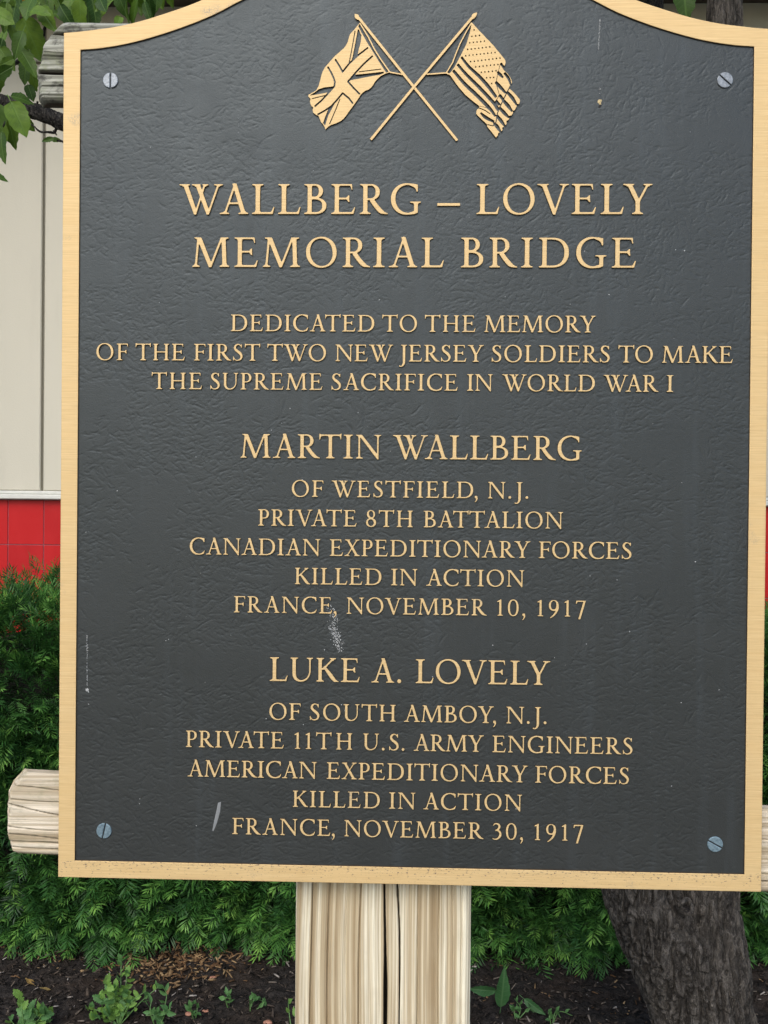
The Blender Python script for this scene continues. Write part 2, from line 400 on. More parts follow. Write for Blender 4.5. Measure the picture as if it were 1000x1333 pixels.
def G_(ch):
    g = Ras(-.25, -.42, 1.75, 1.18)
    if ch == 'I': stem(g,.115,S+.01,lo=(.115,.115),hi=(.115,.115)); w=.39
    elif ch == 'H': stem(g,.1); stem(g,.75); g.poly([(.2,.47),(.8,.47),(.8,.54),(.2,.54)]); w=1.0
    elif ch == 'L':
        stem(g,.115,S+.01,lo=(.115,0),hi=(.115,.115)); g.poly([(.2,0),(.66,0),(.66,TH),(.2,TH)]); foot(g,.115,.275,0,1,.115,.1); arm_end(g,.70,0,1,.245,.055,.06); w=.76
    elif ch in 'EF':
        stem(g,.11,S,lo=(.11,.1 if ch=='F' else 0),hi=(.11,0)); top=.66 if ch=='E' else .66
        g.poly([(.2,1-TH),(top,1-TH),(top,1),(.2,1)]); arm_end(g,top+.03,1,-1,.205,.05,.015)
        g.poly([(.2,.485),(.52,.485),(.52,.55),(.2,.55)])
        g.poly([(.5,.485),(.575,.39),(.61,.385),(.60,.63),(.565,.63),(.5,.55)]) ; foot(g,.11,.26,1,-1,.11,.08)
        if ch == 'E':
            g.poly([(.2,0),(.7,0),(.7,TH),(.2,TH)]); arm_end(g,.745,0,1,.235,.055,.06); foot(g,.11,.26,0,1,.11,.08); w=.80
        else: w=.71
    elif ch == 'T':
        stem(g,.395,S,hi=None,lo=(.11,.11)); g.poly([(.07,1-TH),(.87,1-TH),(.87,1),(.07,1)])
        g.poly([(.0,1.035),(.045,1.03),(.09,1.0),(.2,1.0),(.2,1-TH),(.1,.925),(.07,.88),(.045,.78),(.005,.78)])
        g.poly([(.94,1.045),(.90,1.04),(.86,1.0),(.74,1.0),(.74,1-TH),(.845,.925),(.87,.88),(.885,.79),(.925,.79)]); foot(g,.395,.545,1-.02,-1,.06,.06); w=.94
    elif ch in 'PRB':
        bx, by, rx, ry = dict(P=(.36,.715,.31,.285), R=(.36,.73,.31,.27), B=(.36,.76,.27,.24))[ch]
        if ch == 'B':
            oval(g,.38,.275,.37,.275,p=2.1); g.poly([(.2,0),(.38,0),(.38,.55),(.2,.55)])
        oval(g,bx,by,rx,ry,p=2.1); g.poly([(.2,by-ry),(bx,by-ry),(bx,1),(.2,1)])
        if ch == 'B':
            oval(g,.355,.275,.245,.207,False,p=2.4); g.poly([(.1,.068),(.36,.068),(.36,.482),(.1,.482)],False)
        oval(g,.335,by,rx-.125,ry-.063,False,p=2.4); g.poly([(.1,by-ry+.063),(.34,by-ry+.063),(.34,1-.063),(.1,1-.063)],False)
        g.poly([(-.2,-.1),(.16,-.1),(.16,1.1),(-.2,1.1)],False)
        stem(g,.11,S,hi=(.11,0),lo=(.11,.11 if ch!='B' else 0))
        if ch == 'R':
            g.brush([(.40,.47,.15),(.56,.25,.155),(.70,.10,.15),(.80,.045,.085),(.93,.012,.04)]); w=.93
        else: w = .68 if ch == 'P' else .76
    elif ch == 'D':
        oval(g,.46,.5,.54,.5,p=2.15); g.poly([(-.2,-.1),(.16,-.1),(.16,1.1),(-.2,1.1)],False); g.poly([(.15,0),(.46,0),(.46,1),(.15,1)])
        oval(g,.44,.5,.40,.43,False,p=2.3); g.poly([(.26,.067),(.45,.067),(.45,.933),(.26,.933)],False)
        stem(g,.11,S,lo=(.11,0),hi=(.11,0)); w=1.0
    elif ch in 'O':
        oval(g,.52,.5,.52,.525,rot=.06,p=2.08); oval(g,.52,.5,.372,.458,False,rot=.17,p=2.1); w=1.04
    elif ch in 'CG':
        oval(g,.53,.5,.53,.525,p=2.08); oval(g,.575,.505,.415,.455,False,rot=.12,p=2.1)
        g.poly([(.84,.13),(1.4,.13),(1.4,.87),(.80,.87),(.72,.7),(.74,.3)],False); g.poly([(.86,-.1),(1.4,-.1),(1.4,1.1),(.86,1.1)],False)
        g.poly([(.6,1.02),(.74,1.01),(.875,.985),(.90,.99),(.895,.74),(.85,.735),(.82,.83),(.74,.90),(.6,.955)])
        if ch == 'C':
            g.poly([(.6,-.02),(.74,.0),(.86,.045),(.93,.245),(.90,.26),(.84,.17),(.74,.095),(.6,.045)]); w=.93
        else:
            g.poly([(.6,-.02),(.78,-.005),(.905,.045),(.905,.4),(.765,.4),(.765,.10),(.6,.045)]); foot(g,.765,.905,.42,-1,.13,.1,br=.05); w=1.0
    elif ch == 'J':
        stem(g,.23,S,y0=.05,lo=None,hi=(.11,.11)); g.brush([(.305,.1,.15),(.30,-.08,.145),(.24,-.22,.10),(.14,-.29,.06),(.06,-.285,.05)]); g.disc(.05,-.27,.045); w=.49
    elif ch == 'K':
        stem(g,.10); diag(g,.28,.50,.70,.95,.10); foot(g,.66,.74,1,-1,.09,.1); g.brush([(.34,.62,.10),(.56,.34,.155),(.72,.13,.155),(.82,.05,.09),(.94,.012,.04)]); g.poly([(.2,.46),(.34,.55),(.3,.6),(.2,.53)]); w=.94
        g.poly([(.72,0),(.94,0),(.94,.035),(.8,.06)])
    elif ch == 'M':
        diag(g,.12,0,.20,.96,.08); foot(g,.08,.16,0,1,.08,.10); g.poly([(.15,.97),(.32,.97),(.655,.13),(.625,-.015),(.56,-.015)]); g.poly([(.05,1),(.06,.965),(.15,.93),(.26,1)]); g.poly([(.05,1),(.32,1),(.2,.9)])
        diag(g,.61,-.01,1.0,1.0,.085); g.poly([(1.0,1),(1.13,1),(1.17,0),(1.02,0),(.985,.93)])
        foot(g,1.02,1.17,0,1,.10,.09); foot(g,1.0,1.12,1,-1,.0,.11); w=1.26
    elif ch == 'N':
        diag(g,.18,0,.18,.95,.075); foot(g,.14,.22,0,1,.10,.11); g.poly([(.02,1),(.03,.965),(.13,.92),(.14,.8),(.3,1)]); g.poly([(.13,1),(.29,1),(.99,.12),(.99,-.03),(.93,-.03)])
        diag(g,.955,.02,.955,1,.075); foot(g,.915,.995,1,-1,.12,.10); w=1.08
    elif ch == 'S':
        g.brush([(.52,.80,.035),(.44,.93,.06),(.31,.975,.07),(.17,.90,.115),(.125,.76,.135),(.21,.62,.15),(.37,.50,.165),(.49,.37,.155),(.525,.23,.13),(.46,.09,.10),(.30,.025,.065),(.15,.055,.055),(.055,.21,.035)],n=10)
        g.poly([(.50,.77),(.545,.77),(.55,.985),(.515,.985),(.45,.93)]); g.poly([(.02,.265),(.06,.265),(.11,.1),(.055,.0),(.02,.02)]); w=.60
    elif ch == 'U':
        stem(g,.09,S,y0=.36,lo=None); g.poly([(.79,.36),(.86,.36),(.86,1),(.79,1)]); foot(g,.79,.86,1,-1,.11,.1)
        g.brush([(.165,.40,.15),(.175,.24,.15),(.26,.09,.12),(.44,.018,.075),(.63,.07,.075),(.76,.2,.07),(.825,.38,.07)]); w=.96
    elif ch == 'V':
        g.poly([(.1275,1),(.2925,1),(.625,.10),(.60,-.02),(.525,-.02)]); diag(g,.90,1,.567,-.02,.075); foot(g,.13,.29,1,-1,.13,.09,.05); foot(g,.86,.94,1,-1,.13,.11,.05); w=1.05
    elif ch == 'A':
        diag(g,.18,0,.505,.98,.075); diag(g,.81,0,.49,1.02,.155); foot(g,.145,.225,0,1,.14,.11,.05); foot(g,.735,.885,0,1,.11,.085,.05); g.poly([(.30,.325),(.68,.325),(.66,.39),(.32,.39)]); g.poly([(.45,.95),(.5,1.05),(.55,.95)]); w=.97
    elif ch == 'W':
        g.poly([(.1175,1),(.2825,1),(.60,.10),(.575,-.02),(.50,-.02)]); diag(g,.54,-.02,.86,1,.07); g.poly([(.5275,1),(.6925,1),(1.02,.10),(1.0,-.02),(.92,-.02)]); diag(g,.965,-.02,1.32,1,.075)
        foot(g,.12,.28,1,-1,.12,.08,.05); foot(g,.53,.69,1,-1,.11,.03,.05); foot(g,.82,.90,1,-1,.05,.08,.05); foot(g,1.28,1.36,1,-1,.12,.11,.05); w=1.47
    elif ch == 'X':
        diag(g,.19,1,.76,0,.165); diag(g,.77,1,.16,0,.08); foot(g,.11,.27,1,-1,.09,.09,.05); foot(g,.73,.81,1,-1,.11,.11,.05); foot(g,.12,.2,0,1,.12,.12,.05); foot(g,.68,.84,0,1,.09,.1,.05); w=.94
    elif ch == 'Y':
        g.poly([(.41,0),(.56,0),(.56,.5),(.41,.5)]); foot(g,.41,.56,0,1,.11,.11); diag(g,.20,1,.485,.42,.165); diag(g,.82,1,.52,.42,.085); foot(g,.12,.28,1,-1,.12,.09,.05); foot(g,.78,.86,1,-1,.12,.11,.05); w=.97
    elif ch == '1':
        g.poly([(.15,0),(.285,0),(.285,.98),(.25,1),(.15,.94)]); foot(g,.15,.285,0,1,.11,.10,.04); g.poly([(.02,.88),(.25,1),(.17,.86),(.03,.82)]); w=.42
    elif ch == '0':
        oval(g,.33,.49,.33,.51,p=2.2); oval(g,.33,.49,.195,.445,False,p=2.3); w=.66
    elif ch == '3':
        g.brush([(.07,.83,.05),(.16,.93,.07),(.30,.945,.09),(.43,.86,.125),(.43,.70,.13),(.32,.58,.09),(.20,.54,.06)],n=10)
        g.brush([(.22,.55,.06),(.40,.52,.10),(.50,.38,.135),(.48,.18,.135),(.33,.03,.09),(.15,-.0,.065),(.04,.05,.06)],n=10); w=.58
    elif ch == '7':
        g.poly([(.04,.98),(.60,.98),(.62,.95),(.30,-.16),(.17,-.16),(.47,.90),(.12,.90),(.07,.78),(.02,.78)]); w=.62
    elif ch == '8':
        oval(g,.32,.755,.25,.255,p=2.1); oval(g,.33,.255,.31,.27,p=2.1); oval(g,.335,.765,.13,.19,False,rot=.25); oval(g,.32,.245,.17,.20,False,rot=.3); w=.64
    elif ch == '9':
        oval(g,.31,.66,.30,.33,p=2.15); oval(g,.30,.68,.165,.26,False,p=2.2)
        g.brush([(.54,.66,.14),(.535,.48,.145),(.45,.26,.13),(.30,.06,.09),(.10,-.10,.055)],n=10); w=.62
    elif ch == '.': g.disc(.085,.07,.088); w=.17
    elif ch == ',': g.disc(.09,.07,.088); g.brush([(.13,.06,.10),(.14,-.04,.09),(.09,-.16,.06),(.02,-.24,.03)]); w=.18
    elif ch == '-': g.poly([(0,.27),(.76,.27),(.76,.37),(0,.37)]); w=.76
    return g, w
SB = dict(A=(.02,.02),B=(.05,.06),C=(.07,.03),D=(.06,.08),E=(.05,.05),F=(.05,.02),G=(.07,.04),H=(.05,.05),I=(.05,.05),J=(.0,.03),K=(.05,-.01),L=(.05,.02),M=(.05,.05),N=(.05,.03),O=(.08,.08),P=(.05,.05),R=(.05,-.02),S=(.08,.07),T=(.02,.02),U=(.04,.04),V=(0,0),W=(0,0),X=(.02,.02),Y=(0,0))
KERN = {'WA':-.17,'VA':-.15,'AV':-.15,'LY':-.10,'AT':-.09,'TA':-.09,'RT':-.05,'AY':-.1,'OY':-.04,'RY':-.05,'AC':-.03,'LO':-.03,'RA':.02,'YE':-.02,'TT':-.02,'P,':-.1,'WO':-.04,'FO':-.02,'TO':-.04,'OV':-.05,'FR':0,'WE':-.02,'VE':-.01,'IV':0,'NA':-.03,'AM':0,'TI':.0,'EX':-.01}

# ------------------------------------------------------------------ the setting
M_GOLD, M_FIELD = m_gold(), m_field()
M_EDGE = m_simple('bronze_patina', (.075,.042,.018), .6, .3, var=.3, scale=300)
X_Y = 3.1                          # depth of the shop wall
def sheet(name, x0, x1, y0, y1, z, mat, **k):
    return obj(name, [(x0,y0,z),(x1,y0,z),(x1,y1,z),(x0,y1,z)], [(0,1,2,3)], mat, kind='structure', **k)
sheet('ground', -90, 90, -90, 90, -.05, m_simple('lawn_green', (.055,.075,.03), .9, var=.35, scale=4), label='lawn and ground reaching to the horizon')
sheet('pavement', -90, 90, -5.0, -1.5, -.046, m_simple('pale_concrete', (.30,.29,.27), .85, var=.15, scale=8), label='pale concrete footway in front of the planting bed')
n = NT('dark_mulch_soil')
t1 = n.noise(n.map((60,60,60)), 1, 6, .7); t2 = n.noise(n.map((9,9,9)), 1, 3)
c = n.mix(n.ramp(t1, [(.36,0),(.66,1)]), (.009,.008,.007), (.048,.041,.036)); c = n.mix(n.ramp(t2, [(.45,0),(.7,.5)]), c, (.055,.036,.024))
n.set(color=c, rough=.9, spec=.2); n.bump(n.noise(n.map((220,220,220)), 1, 5, .7), .006, 1)
M_SOIL = n.m
def soil_h(x, y):
    return .020*fbm(x*3.2, y*3.2, 0, 3, 3)+.020*fbm(x*17, y*17, 1, 3, 9)**1.3+.012*np.abs(fbm(x*55, y*55, 2, 3, 21)-.5)*2-.028
for nm, xs, ys in (('mulch_bed', np.linspace(-1.6, 1.6, 420), np.linspace(.9, 2.1, 190)),):
    X, Y = np.meshgrid(xs, ys); Z = soil_h(X, Y)
    edge = np.minimum.reduce([X-xs[0], xs[-1]-X, Y-ys[0], ys[-1]-Y]); Z = np.where(edge < .02, -.004, Z)
    obj(nm, np.stack([X, Y, Z], -1).reshape(-1, 3), grid_faces(len(ys), len(xs)), M_SOIL, smooth=True, kind='structure', label='dark crumbly mulch bed under the hedge and the sign')
V, F = [], []
sheetV = [(-9,-1.5,-.03),(9,-1.5,-.03),(9,X_Y,-.03),(-9,X_Y,-.03)]
obj('planting_bed', sheetV, [(0,1,2,3)], M_SOIL, kind='structure', label='bare soil of the planting bed around the mulch')

# shop wall: proud panels over a sill and red tiles
def stucco(name, col, rough=.85):
    n = NT(name); big = n.noise(n.map((1.3,1.3,.5)), 1, 4); fine = n.noise(n.map((260,260,260)), 1, 3, .7)
    c = n.mix(n.ramp(big, [(.3,0),(.75,1)]), tuple(v*.86 for v in col), col); c = n.mix(n.ramp(n.noise(n.map((14,14,3)), 1, 5, .6), [(.55,0),(.8,.25)]), c, tuple(v*.7 for v in col))
    n.set(color=c, rough=rough, spec=.25); n.bump(fine, .0012, .6); return n.m
M_PANEL = stucco('beige_render', (.55,.52,.425)); M_BACK = stucco('beige_render_dark', (.36,.34,.28)); M_SILL = m_simple('pale_sill_paint', (.55,.55,.50), .6, var=.08, scale=20)
M_GROUT = m_simple('mauve_grout', (.34,.19,.23), .9, var=.1, scale=200); M_SOFFIT = m_simple('brown_soffit_paint', (.075,.060,.045), .7, var=.15, scale=12)
n = NT('red_glazed_tile'); oi = n.n('ShaderNodeObjectInfo').outputs['Random']
c = n.mix(oi, (.44,.010,.012), (.37,.008,.011)); c = n.mix(n.ramp(n.noise(n.map((18,18,6)), 1, 4), [(.45,0),(.7,.35)]), c, (.50,.020,.022)); n.set(color=c, rough=.4, spec=.18); n.bump(n.noise(n.map((40,40,40)), 1, 3), .0015, .4)
M_TILE = n.m
wall = empty('shop_wall', (0, X_Y, 0), label='beige panelled shop wall with pale sill and red glazed tiles behind hedge', cat='wall')
zt = at(40, 650, X_Y)[2]; zs = at(40, 640, X_Y)[2]; zu = at(30, 83, X_Y)[2]
obj('wall_core', *box(-5.5, 4.5, X_Y+.012, X_Y+.25, -.05, 3.6), M_BACK, wall)
jx = at(57, 420, X_Y)[0]; pw = 1.22
for k in range(-3, 4):
    x0 = jx+k*pw+.0065; x1 = jx+(k+1)*pw-.0065
    obj('wall_panel', *bevel_box(x0, x1, X_Y-.010, X_Y+.012, zs+.004, zu-.006, .004), M_PANEL, wall)
    obj('wall_panel', *bevel_box(x0, x1, X_Y-.010, X_Y+.012, zu+.006, 3.55, .004), M_PANEL, wall)
V, F = bevel_box(-5.4, 4.4, X_Y-.034, X_Y+.012, zt, zs-.012, .004); obj('sill', V, F, M_SILL, wall)
V, F = bevel_box(-5.4, 4.4, X_Y-.020, X_Y+.012, zs-.0115, zs+.003, .003); obj('sill_trim', V, F, M_SILL, wall)
obj('tile_bed', *box(-5.4, 4.4, X_Y+.004, X_Y+.012, 0, zt-.001), M_GROUT, wall)
tx0 = at(10.5, 690, X_Y)[0]; tw = at(57, 690, X_Y)[0]-tx0; th = at(40, 650, X_Y)[2]-at(40, 708.5, X_Y)[2]
tm = mesh('tile', *bevel_box(.0016, tw-.0016, -.0005, .004, -th+.0016, -.0016, .0010), M_TILE)
for r_ in range(5):
    for k in range(-12, 24):
        link('tile', tm, wall, (tx0+k*tw, 0, zt-.002-r_*th), rot=(random.gauss(0,.002), 0, random.gauss(0,.002)))
ey = at(500, 9, X_Y)[2]
obj('eave', *box(-6, 5, X_Y-.55, X_Y-.012, ey, ey+.22), M_SOFFIT, wall)
obj('roof', *box(-6.1, 5.1, X_Y-.60, X_Y+3.5, ey+.222, ey+.30), M_SOFFIT, wall)
# yellow sign letter hanging under the eave, seen through the leaves
n = NT('amber_sign_face'); n.set(color=(.80,.42,.02), rough=.4)
P = [at(x, y, X_Y-.12)[[0,2]] for x, y in ((-60,-60),(100,-60),(100,-8),(82,3),(64,-3),(50,6),(30,2),(14,10),(-60,14))]
s_ = plate([np.array(P)], .06, .006, 'amber_wall_sign', [n.m], y=X_Y-.12)
link('amber_wall_sign', s_, label='amber yellow sign on the shop wall behind the top left leaves', category=None, cat='sign') if False else tag(link('amber_wall_sign', s_), 'amber yellow sign on the shop wall behind the top left leaves', 'sign')

# ------------------------------------------------------------------ the sign: post, rails, plaque
sign = empty('memorial_sign', (0, .03, 0), label='bronze memorial plaque with raised gold lettering on a timber post and rails', cat='sign')
# names and marks on the plaque, in metres from the plaque's lower centre
OUT = [(-305.4,738.3),(-293.9,739.1),(-280.4,740.6),(-260.2,743.3),(-237.3,748.3),(-214.4,755.3),(-191.7,763.1)]
INN = [(-290.4,723.2),(-273.5,724.5),(-253.3,727.6),(-231.4,732.8),(-202.9,741.7),(-174.5,752.8),(-150.1,765.2)]
OUT = np.array(OUT+[(-165,774.5),(-135,787.5),(-100,800.5),(-60,810.5),(-25,815),(0,816)]); INN = np.array(INN+[(-120,778.5),(-90,789),(-50,797.6),(-20,800.4),(0,801)])
def sym(P, b, xb):
    P = spline(P, 6); Rr = P[::-1][1:].copy(); Rr[:,0] *= -1
    return np.vstack([[(-xb, b)], P, Rr, [(xb, b)]])
outer = sym(OUT, 0.0, 305.0); inner = sym(INN, 15.0, 290.2)
outer[-1] = (304.8,.0); off = np.array([0, BASE*1000])
def W_(P): return (np.asarray(P, float)+off)/1000
link_plate = lambda nm, me, **k: link(nm, me, sign, loc=(0, -sign.location.y, 0), **k)
link_plate('back_plate', plate([W_(outer*np.array([.9985,.9985])+np.array([0,.5]))], .0042, .0004, 'back_plate', [M_EDGE], y=.0032), label='patinated casting behind the background')
def field_relief():
    """leather-like casting texture: thousands of short wandering creases pressed into the sheet"""
    st = .78; x = np.arange(-292, 292.01, st); z = np.arange(13, 803, st); H = np.zeros((len(z), len(x))); r = np.random.default_rng(5)
    fam = [R(24), R(-34), R(4), R(58), R(-8), R(-62)]; px_, pz_, pd_ = [], [], []
    for i in range(25000):
        x0, z0 = r.uniform(-295, 295), r.uniform(12, 800); dens = vn(x0/38, z0/38, 0, 91)
        if dens < .28+.25*r.random()-.1: continue
        k = int(vn(x0/55, z0/55, 3, 92)*3.2+r.normal(0, 1.0)) % 6; a = fam[k]+r.normal(0,.22); L = abs(r.normal(0, 8))+3.5; m = int(L/.45)+2
        th = a+np.cumsum(r.normal(0,.06,m))+.18*np.sin(np.linspace(0, r.uniform(1,5), m)+r.uniform(0,6)); dx, dz = np.cos(th)*.45, np.sin(th)*.45
        t = np.linspace(0, 1, m); d = np.sin(np.pi*np.clip(t*.96+.02,0,1))**.6*r.uniform(.35,1.0)*(.6+.4*np.sin(t*r.uniform(4,14)))
        px_.append(x0+np.cumsum(dx)); pz_.append(z0+np.cumsum(dz)); pd_.append(d)
    X, Z, D = (np.concatenate(v) for v in (px_, pz_, pd_)); gi = (X-x[0])/st; gj = (Z-z[0])/st
    for di in (-2,-1,0,1,2):
        for dj in (-2,-1,0,1,2):
            ii = np.round(gi).astype(int)+di; jj = np.round(gj).astype(int)+dj; ok = (ii >= 0)&(ii < len(x))&(jj >= 0)&(jj < len(z))
            w = D*np.exp(-(((ii-gi)*st)**2+((jj-gj)*st)**2)/(2*.35**2)); np.maximum.at(H, (jj[ok], ii[ok]), w[ok])
    return x, z, H, r
fx, fz, FH, fr = field_relief()
GX, GZ = np.meshgrid(fx, fz); rough_ = fbm(GX/3.1, GZ/2.4, 0, 2, 33)-.5; soft = fbm(GX/26, GZ/20, 0, 2, 34)-.5
FY = .0016+(.42*FH-.06*rough_-.03*soft)/1000
ok = GZ < np.interp(np.abs(GX), np.abs(inner[1:-1][::-1,0])[np.argsort(np.abs(inner[1:-1][::-1,0]))], inner[1:-1][::-1,1][np.argsort(np.abs(inner[1:-1][::-1,0]))])+7
Fq = grid_faces(len(fz), len(fx)); kf = ok.ravel()[Fq].all(1)
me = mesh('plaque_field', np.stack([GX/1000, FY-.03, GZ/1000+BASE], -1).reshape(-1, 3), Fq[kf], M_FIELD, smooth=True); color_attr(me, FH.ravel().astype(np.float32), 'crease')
link('plaque_field', me, sign, label='dark grey leather-grained background of the plaque')
link_plate('plaque_border', plate([W_(outer), W_(inner)], .0068, .0006, 'plaque_border', [M_GOLD, M_EDGE], y=0.0), label='brushed gold raised border, chipped along its lower edge')

GLY = {}
def glyph(ch):
    if ch not in GLY:
        g, w = G_(ch); L = g.contours(); a = np.vstack(L); GLY[ch] = (L, a[:,0].min(), a[:,0].max(), {})
    return GLY[ch]
def glyph_mesh(ch, cap):
    L, a, b, d = glyph(ch); key = round(cap, 1)
    if key not in d:
        nm = 'comma' if ch == ',' else 'full_stop' if ch == '.' else 'dash' if ch == '-' else 'digit' if ch.isdigit() else 'letter'
        bev = .00026 if cap < 16 else .0004
        d[key] = plate([(P-(a,0))*cap/1000 for P in L], .0034, bev, nm, [M_GOLD, M_EDGE], y=0.0)
    return d[key]
LINES = [(26.1,580.4,[('WALLBERG',-202.9,7.5),('-',21.4,41.3),('LOVELY',55.2,205.8)]),(25.8,534.5,[('MEMORIAL',-191.0,27.7),('BRIDGE',42.3,192.3)]),
(14.4,478.9,[('DEDICATED',-156.8,-31.9),('TO',-25.1,5.0),('THE',11.8,55.5),('MEMORY',63.0,158.7)]),
(14.5,453.2,[('OF',-274.6,-246.6),('THE',-240.1,-196.7),('FIRST',-188.9,-130.8),('TWO',-124.7,-73.6),('NEW',-65.6,-15.3),('JERSEY',-10.3,62.9),('SOLDIERS',69.6,170.8),('TO',178.1,207.5),('MAKE',215.4,275.4)]),
(14.4,428.2,[('THE',-225.7,-181.4),('SUPREME',-174.2,-76.4),('SACRIFICE',-68.6,40.7),('IN',48.6,70.8),('WORLD',78.8,158.3),('WAR',165.6,212.7),('I',219.2,225.5)]),
(20.8,368.9,[('MARTIN',-147.3,-24.9),('WALLBERG',-15.0,147.8)]),(14.3,335.5,[('OF',-102.3,-74.7),('WESTFIELD,',-67.8,58.8),('N.J.',67.4,102.4)]),
(14.3,310.0,[('PRIVATE',-131.5,-45.6),('8TH',-37.6,3.0),('BATTALION',12.2,132.3)]),(14.4,284.4,[('CANADIAN',-191.1,-77.1),('EXPEDITIONARY',-68.8,104.6),('FORCES',111.8,191.2)]),
(14.3,259.5,[('KILLED',-98.9,-23.7),('IN',-15.4,7.4),('ACTION',15.0,99.6)]),(14.2,234.3,[('FRANCE,',-152.1,-62.3),('NOVEMBER',-53.8,67.6),('10,',76.5,100.8),('1917',111.1,152.5)]),
(20.8,174.9,[('LUKE',-120.2,-41.6),('A.',-31.8,-5.6),('LOVELY',6.6,122.7)]),(14.5,141.3,[('OF',-120.2,-92.8),('SOUTH',-84.8,-10.2),('AMBOY,',-3.2,76.6),('N.J.',85.2,120.0)]),
(14.4,116.2,[('PRIVATE',-193.2,-107.3),('11TH',-98.0,-47.6),('U.S.',-38.3,-2.3),('ARMY',5.5,66.2),('ENGINEERS',73.6,193.9)]),
(14.5,90.5,[('AMERICAN',-191.5,-78.4),('EXPEDITIONARY',-69.7,104.4),('FORCES',110.7,191.1)]),(14.2,65.6,[('KILLED',-99.0,-23.3),('IN',-15.3,7.6),('ACTION',14.4,99.7)]),
(14.2,40.8,[('FRANCE,',-151.9,-62.1),('NOVEMBER',-54.1,66.9),('30,',74.3,100.8),('1917',110.6,152.5)])]
ordn = ['first','second','third','fourth','fifth','sixth','seventh','eighth','ninth','tenth','eleventh','twelfth','thirteenth','fourteenth','fifteenth','sixteenth','lowest']
for li, (cap, zb, words) in enumerate(LINES):
    txt = ' '.join(w[0] for w in words)
    le = empty('inscription_line', (0, 0, BASE+zb/1000), sign, label=f'{ordn[li]} line of raised gold lettering, reading {txt}')
    for w, x0, x1 in words:
        cx = [0.0]
        for i in range(1, len(w)):
            a, b = w[i-1], w[i]; ga = glyph(a); wa = ga[2]-ga[1]
            s = SB.get(a, (.05,.05))[1]+SB.get(b, (.05,.05))[0]+KERN.get(a+b, 0)
            if b in '.,': s = -.06 if a in 'YTPF' else .03
            cx.append(cx[-1]+wa+s)
        gl = glyph(w[-1]); nat = cx[-1]+gl[2]-gl[1]; tgt = (x1-x0)/cap
        if len(w) > 1:
            nt = list(range(1, len(w)))
            tr = (tgt-nat)/len(nt) if nt else 0; add = 0
            for i in range(1, len(w)):
                if i in nt: add += tr
                cx[i] += add
        else: cx[0] = (tgt-nat)/2
        for ch, c_ in zip(w, cx):
            me = glyph_mesh(ch, cap); link(me.name, me, le, loc=((x0+c_*cap)/1000, 0, 0))

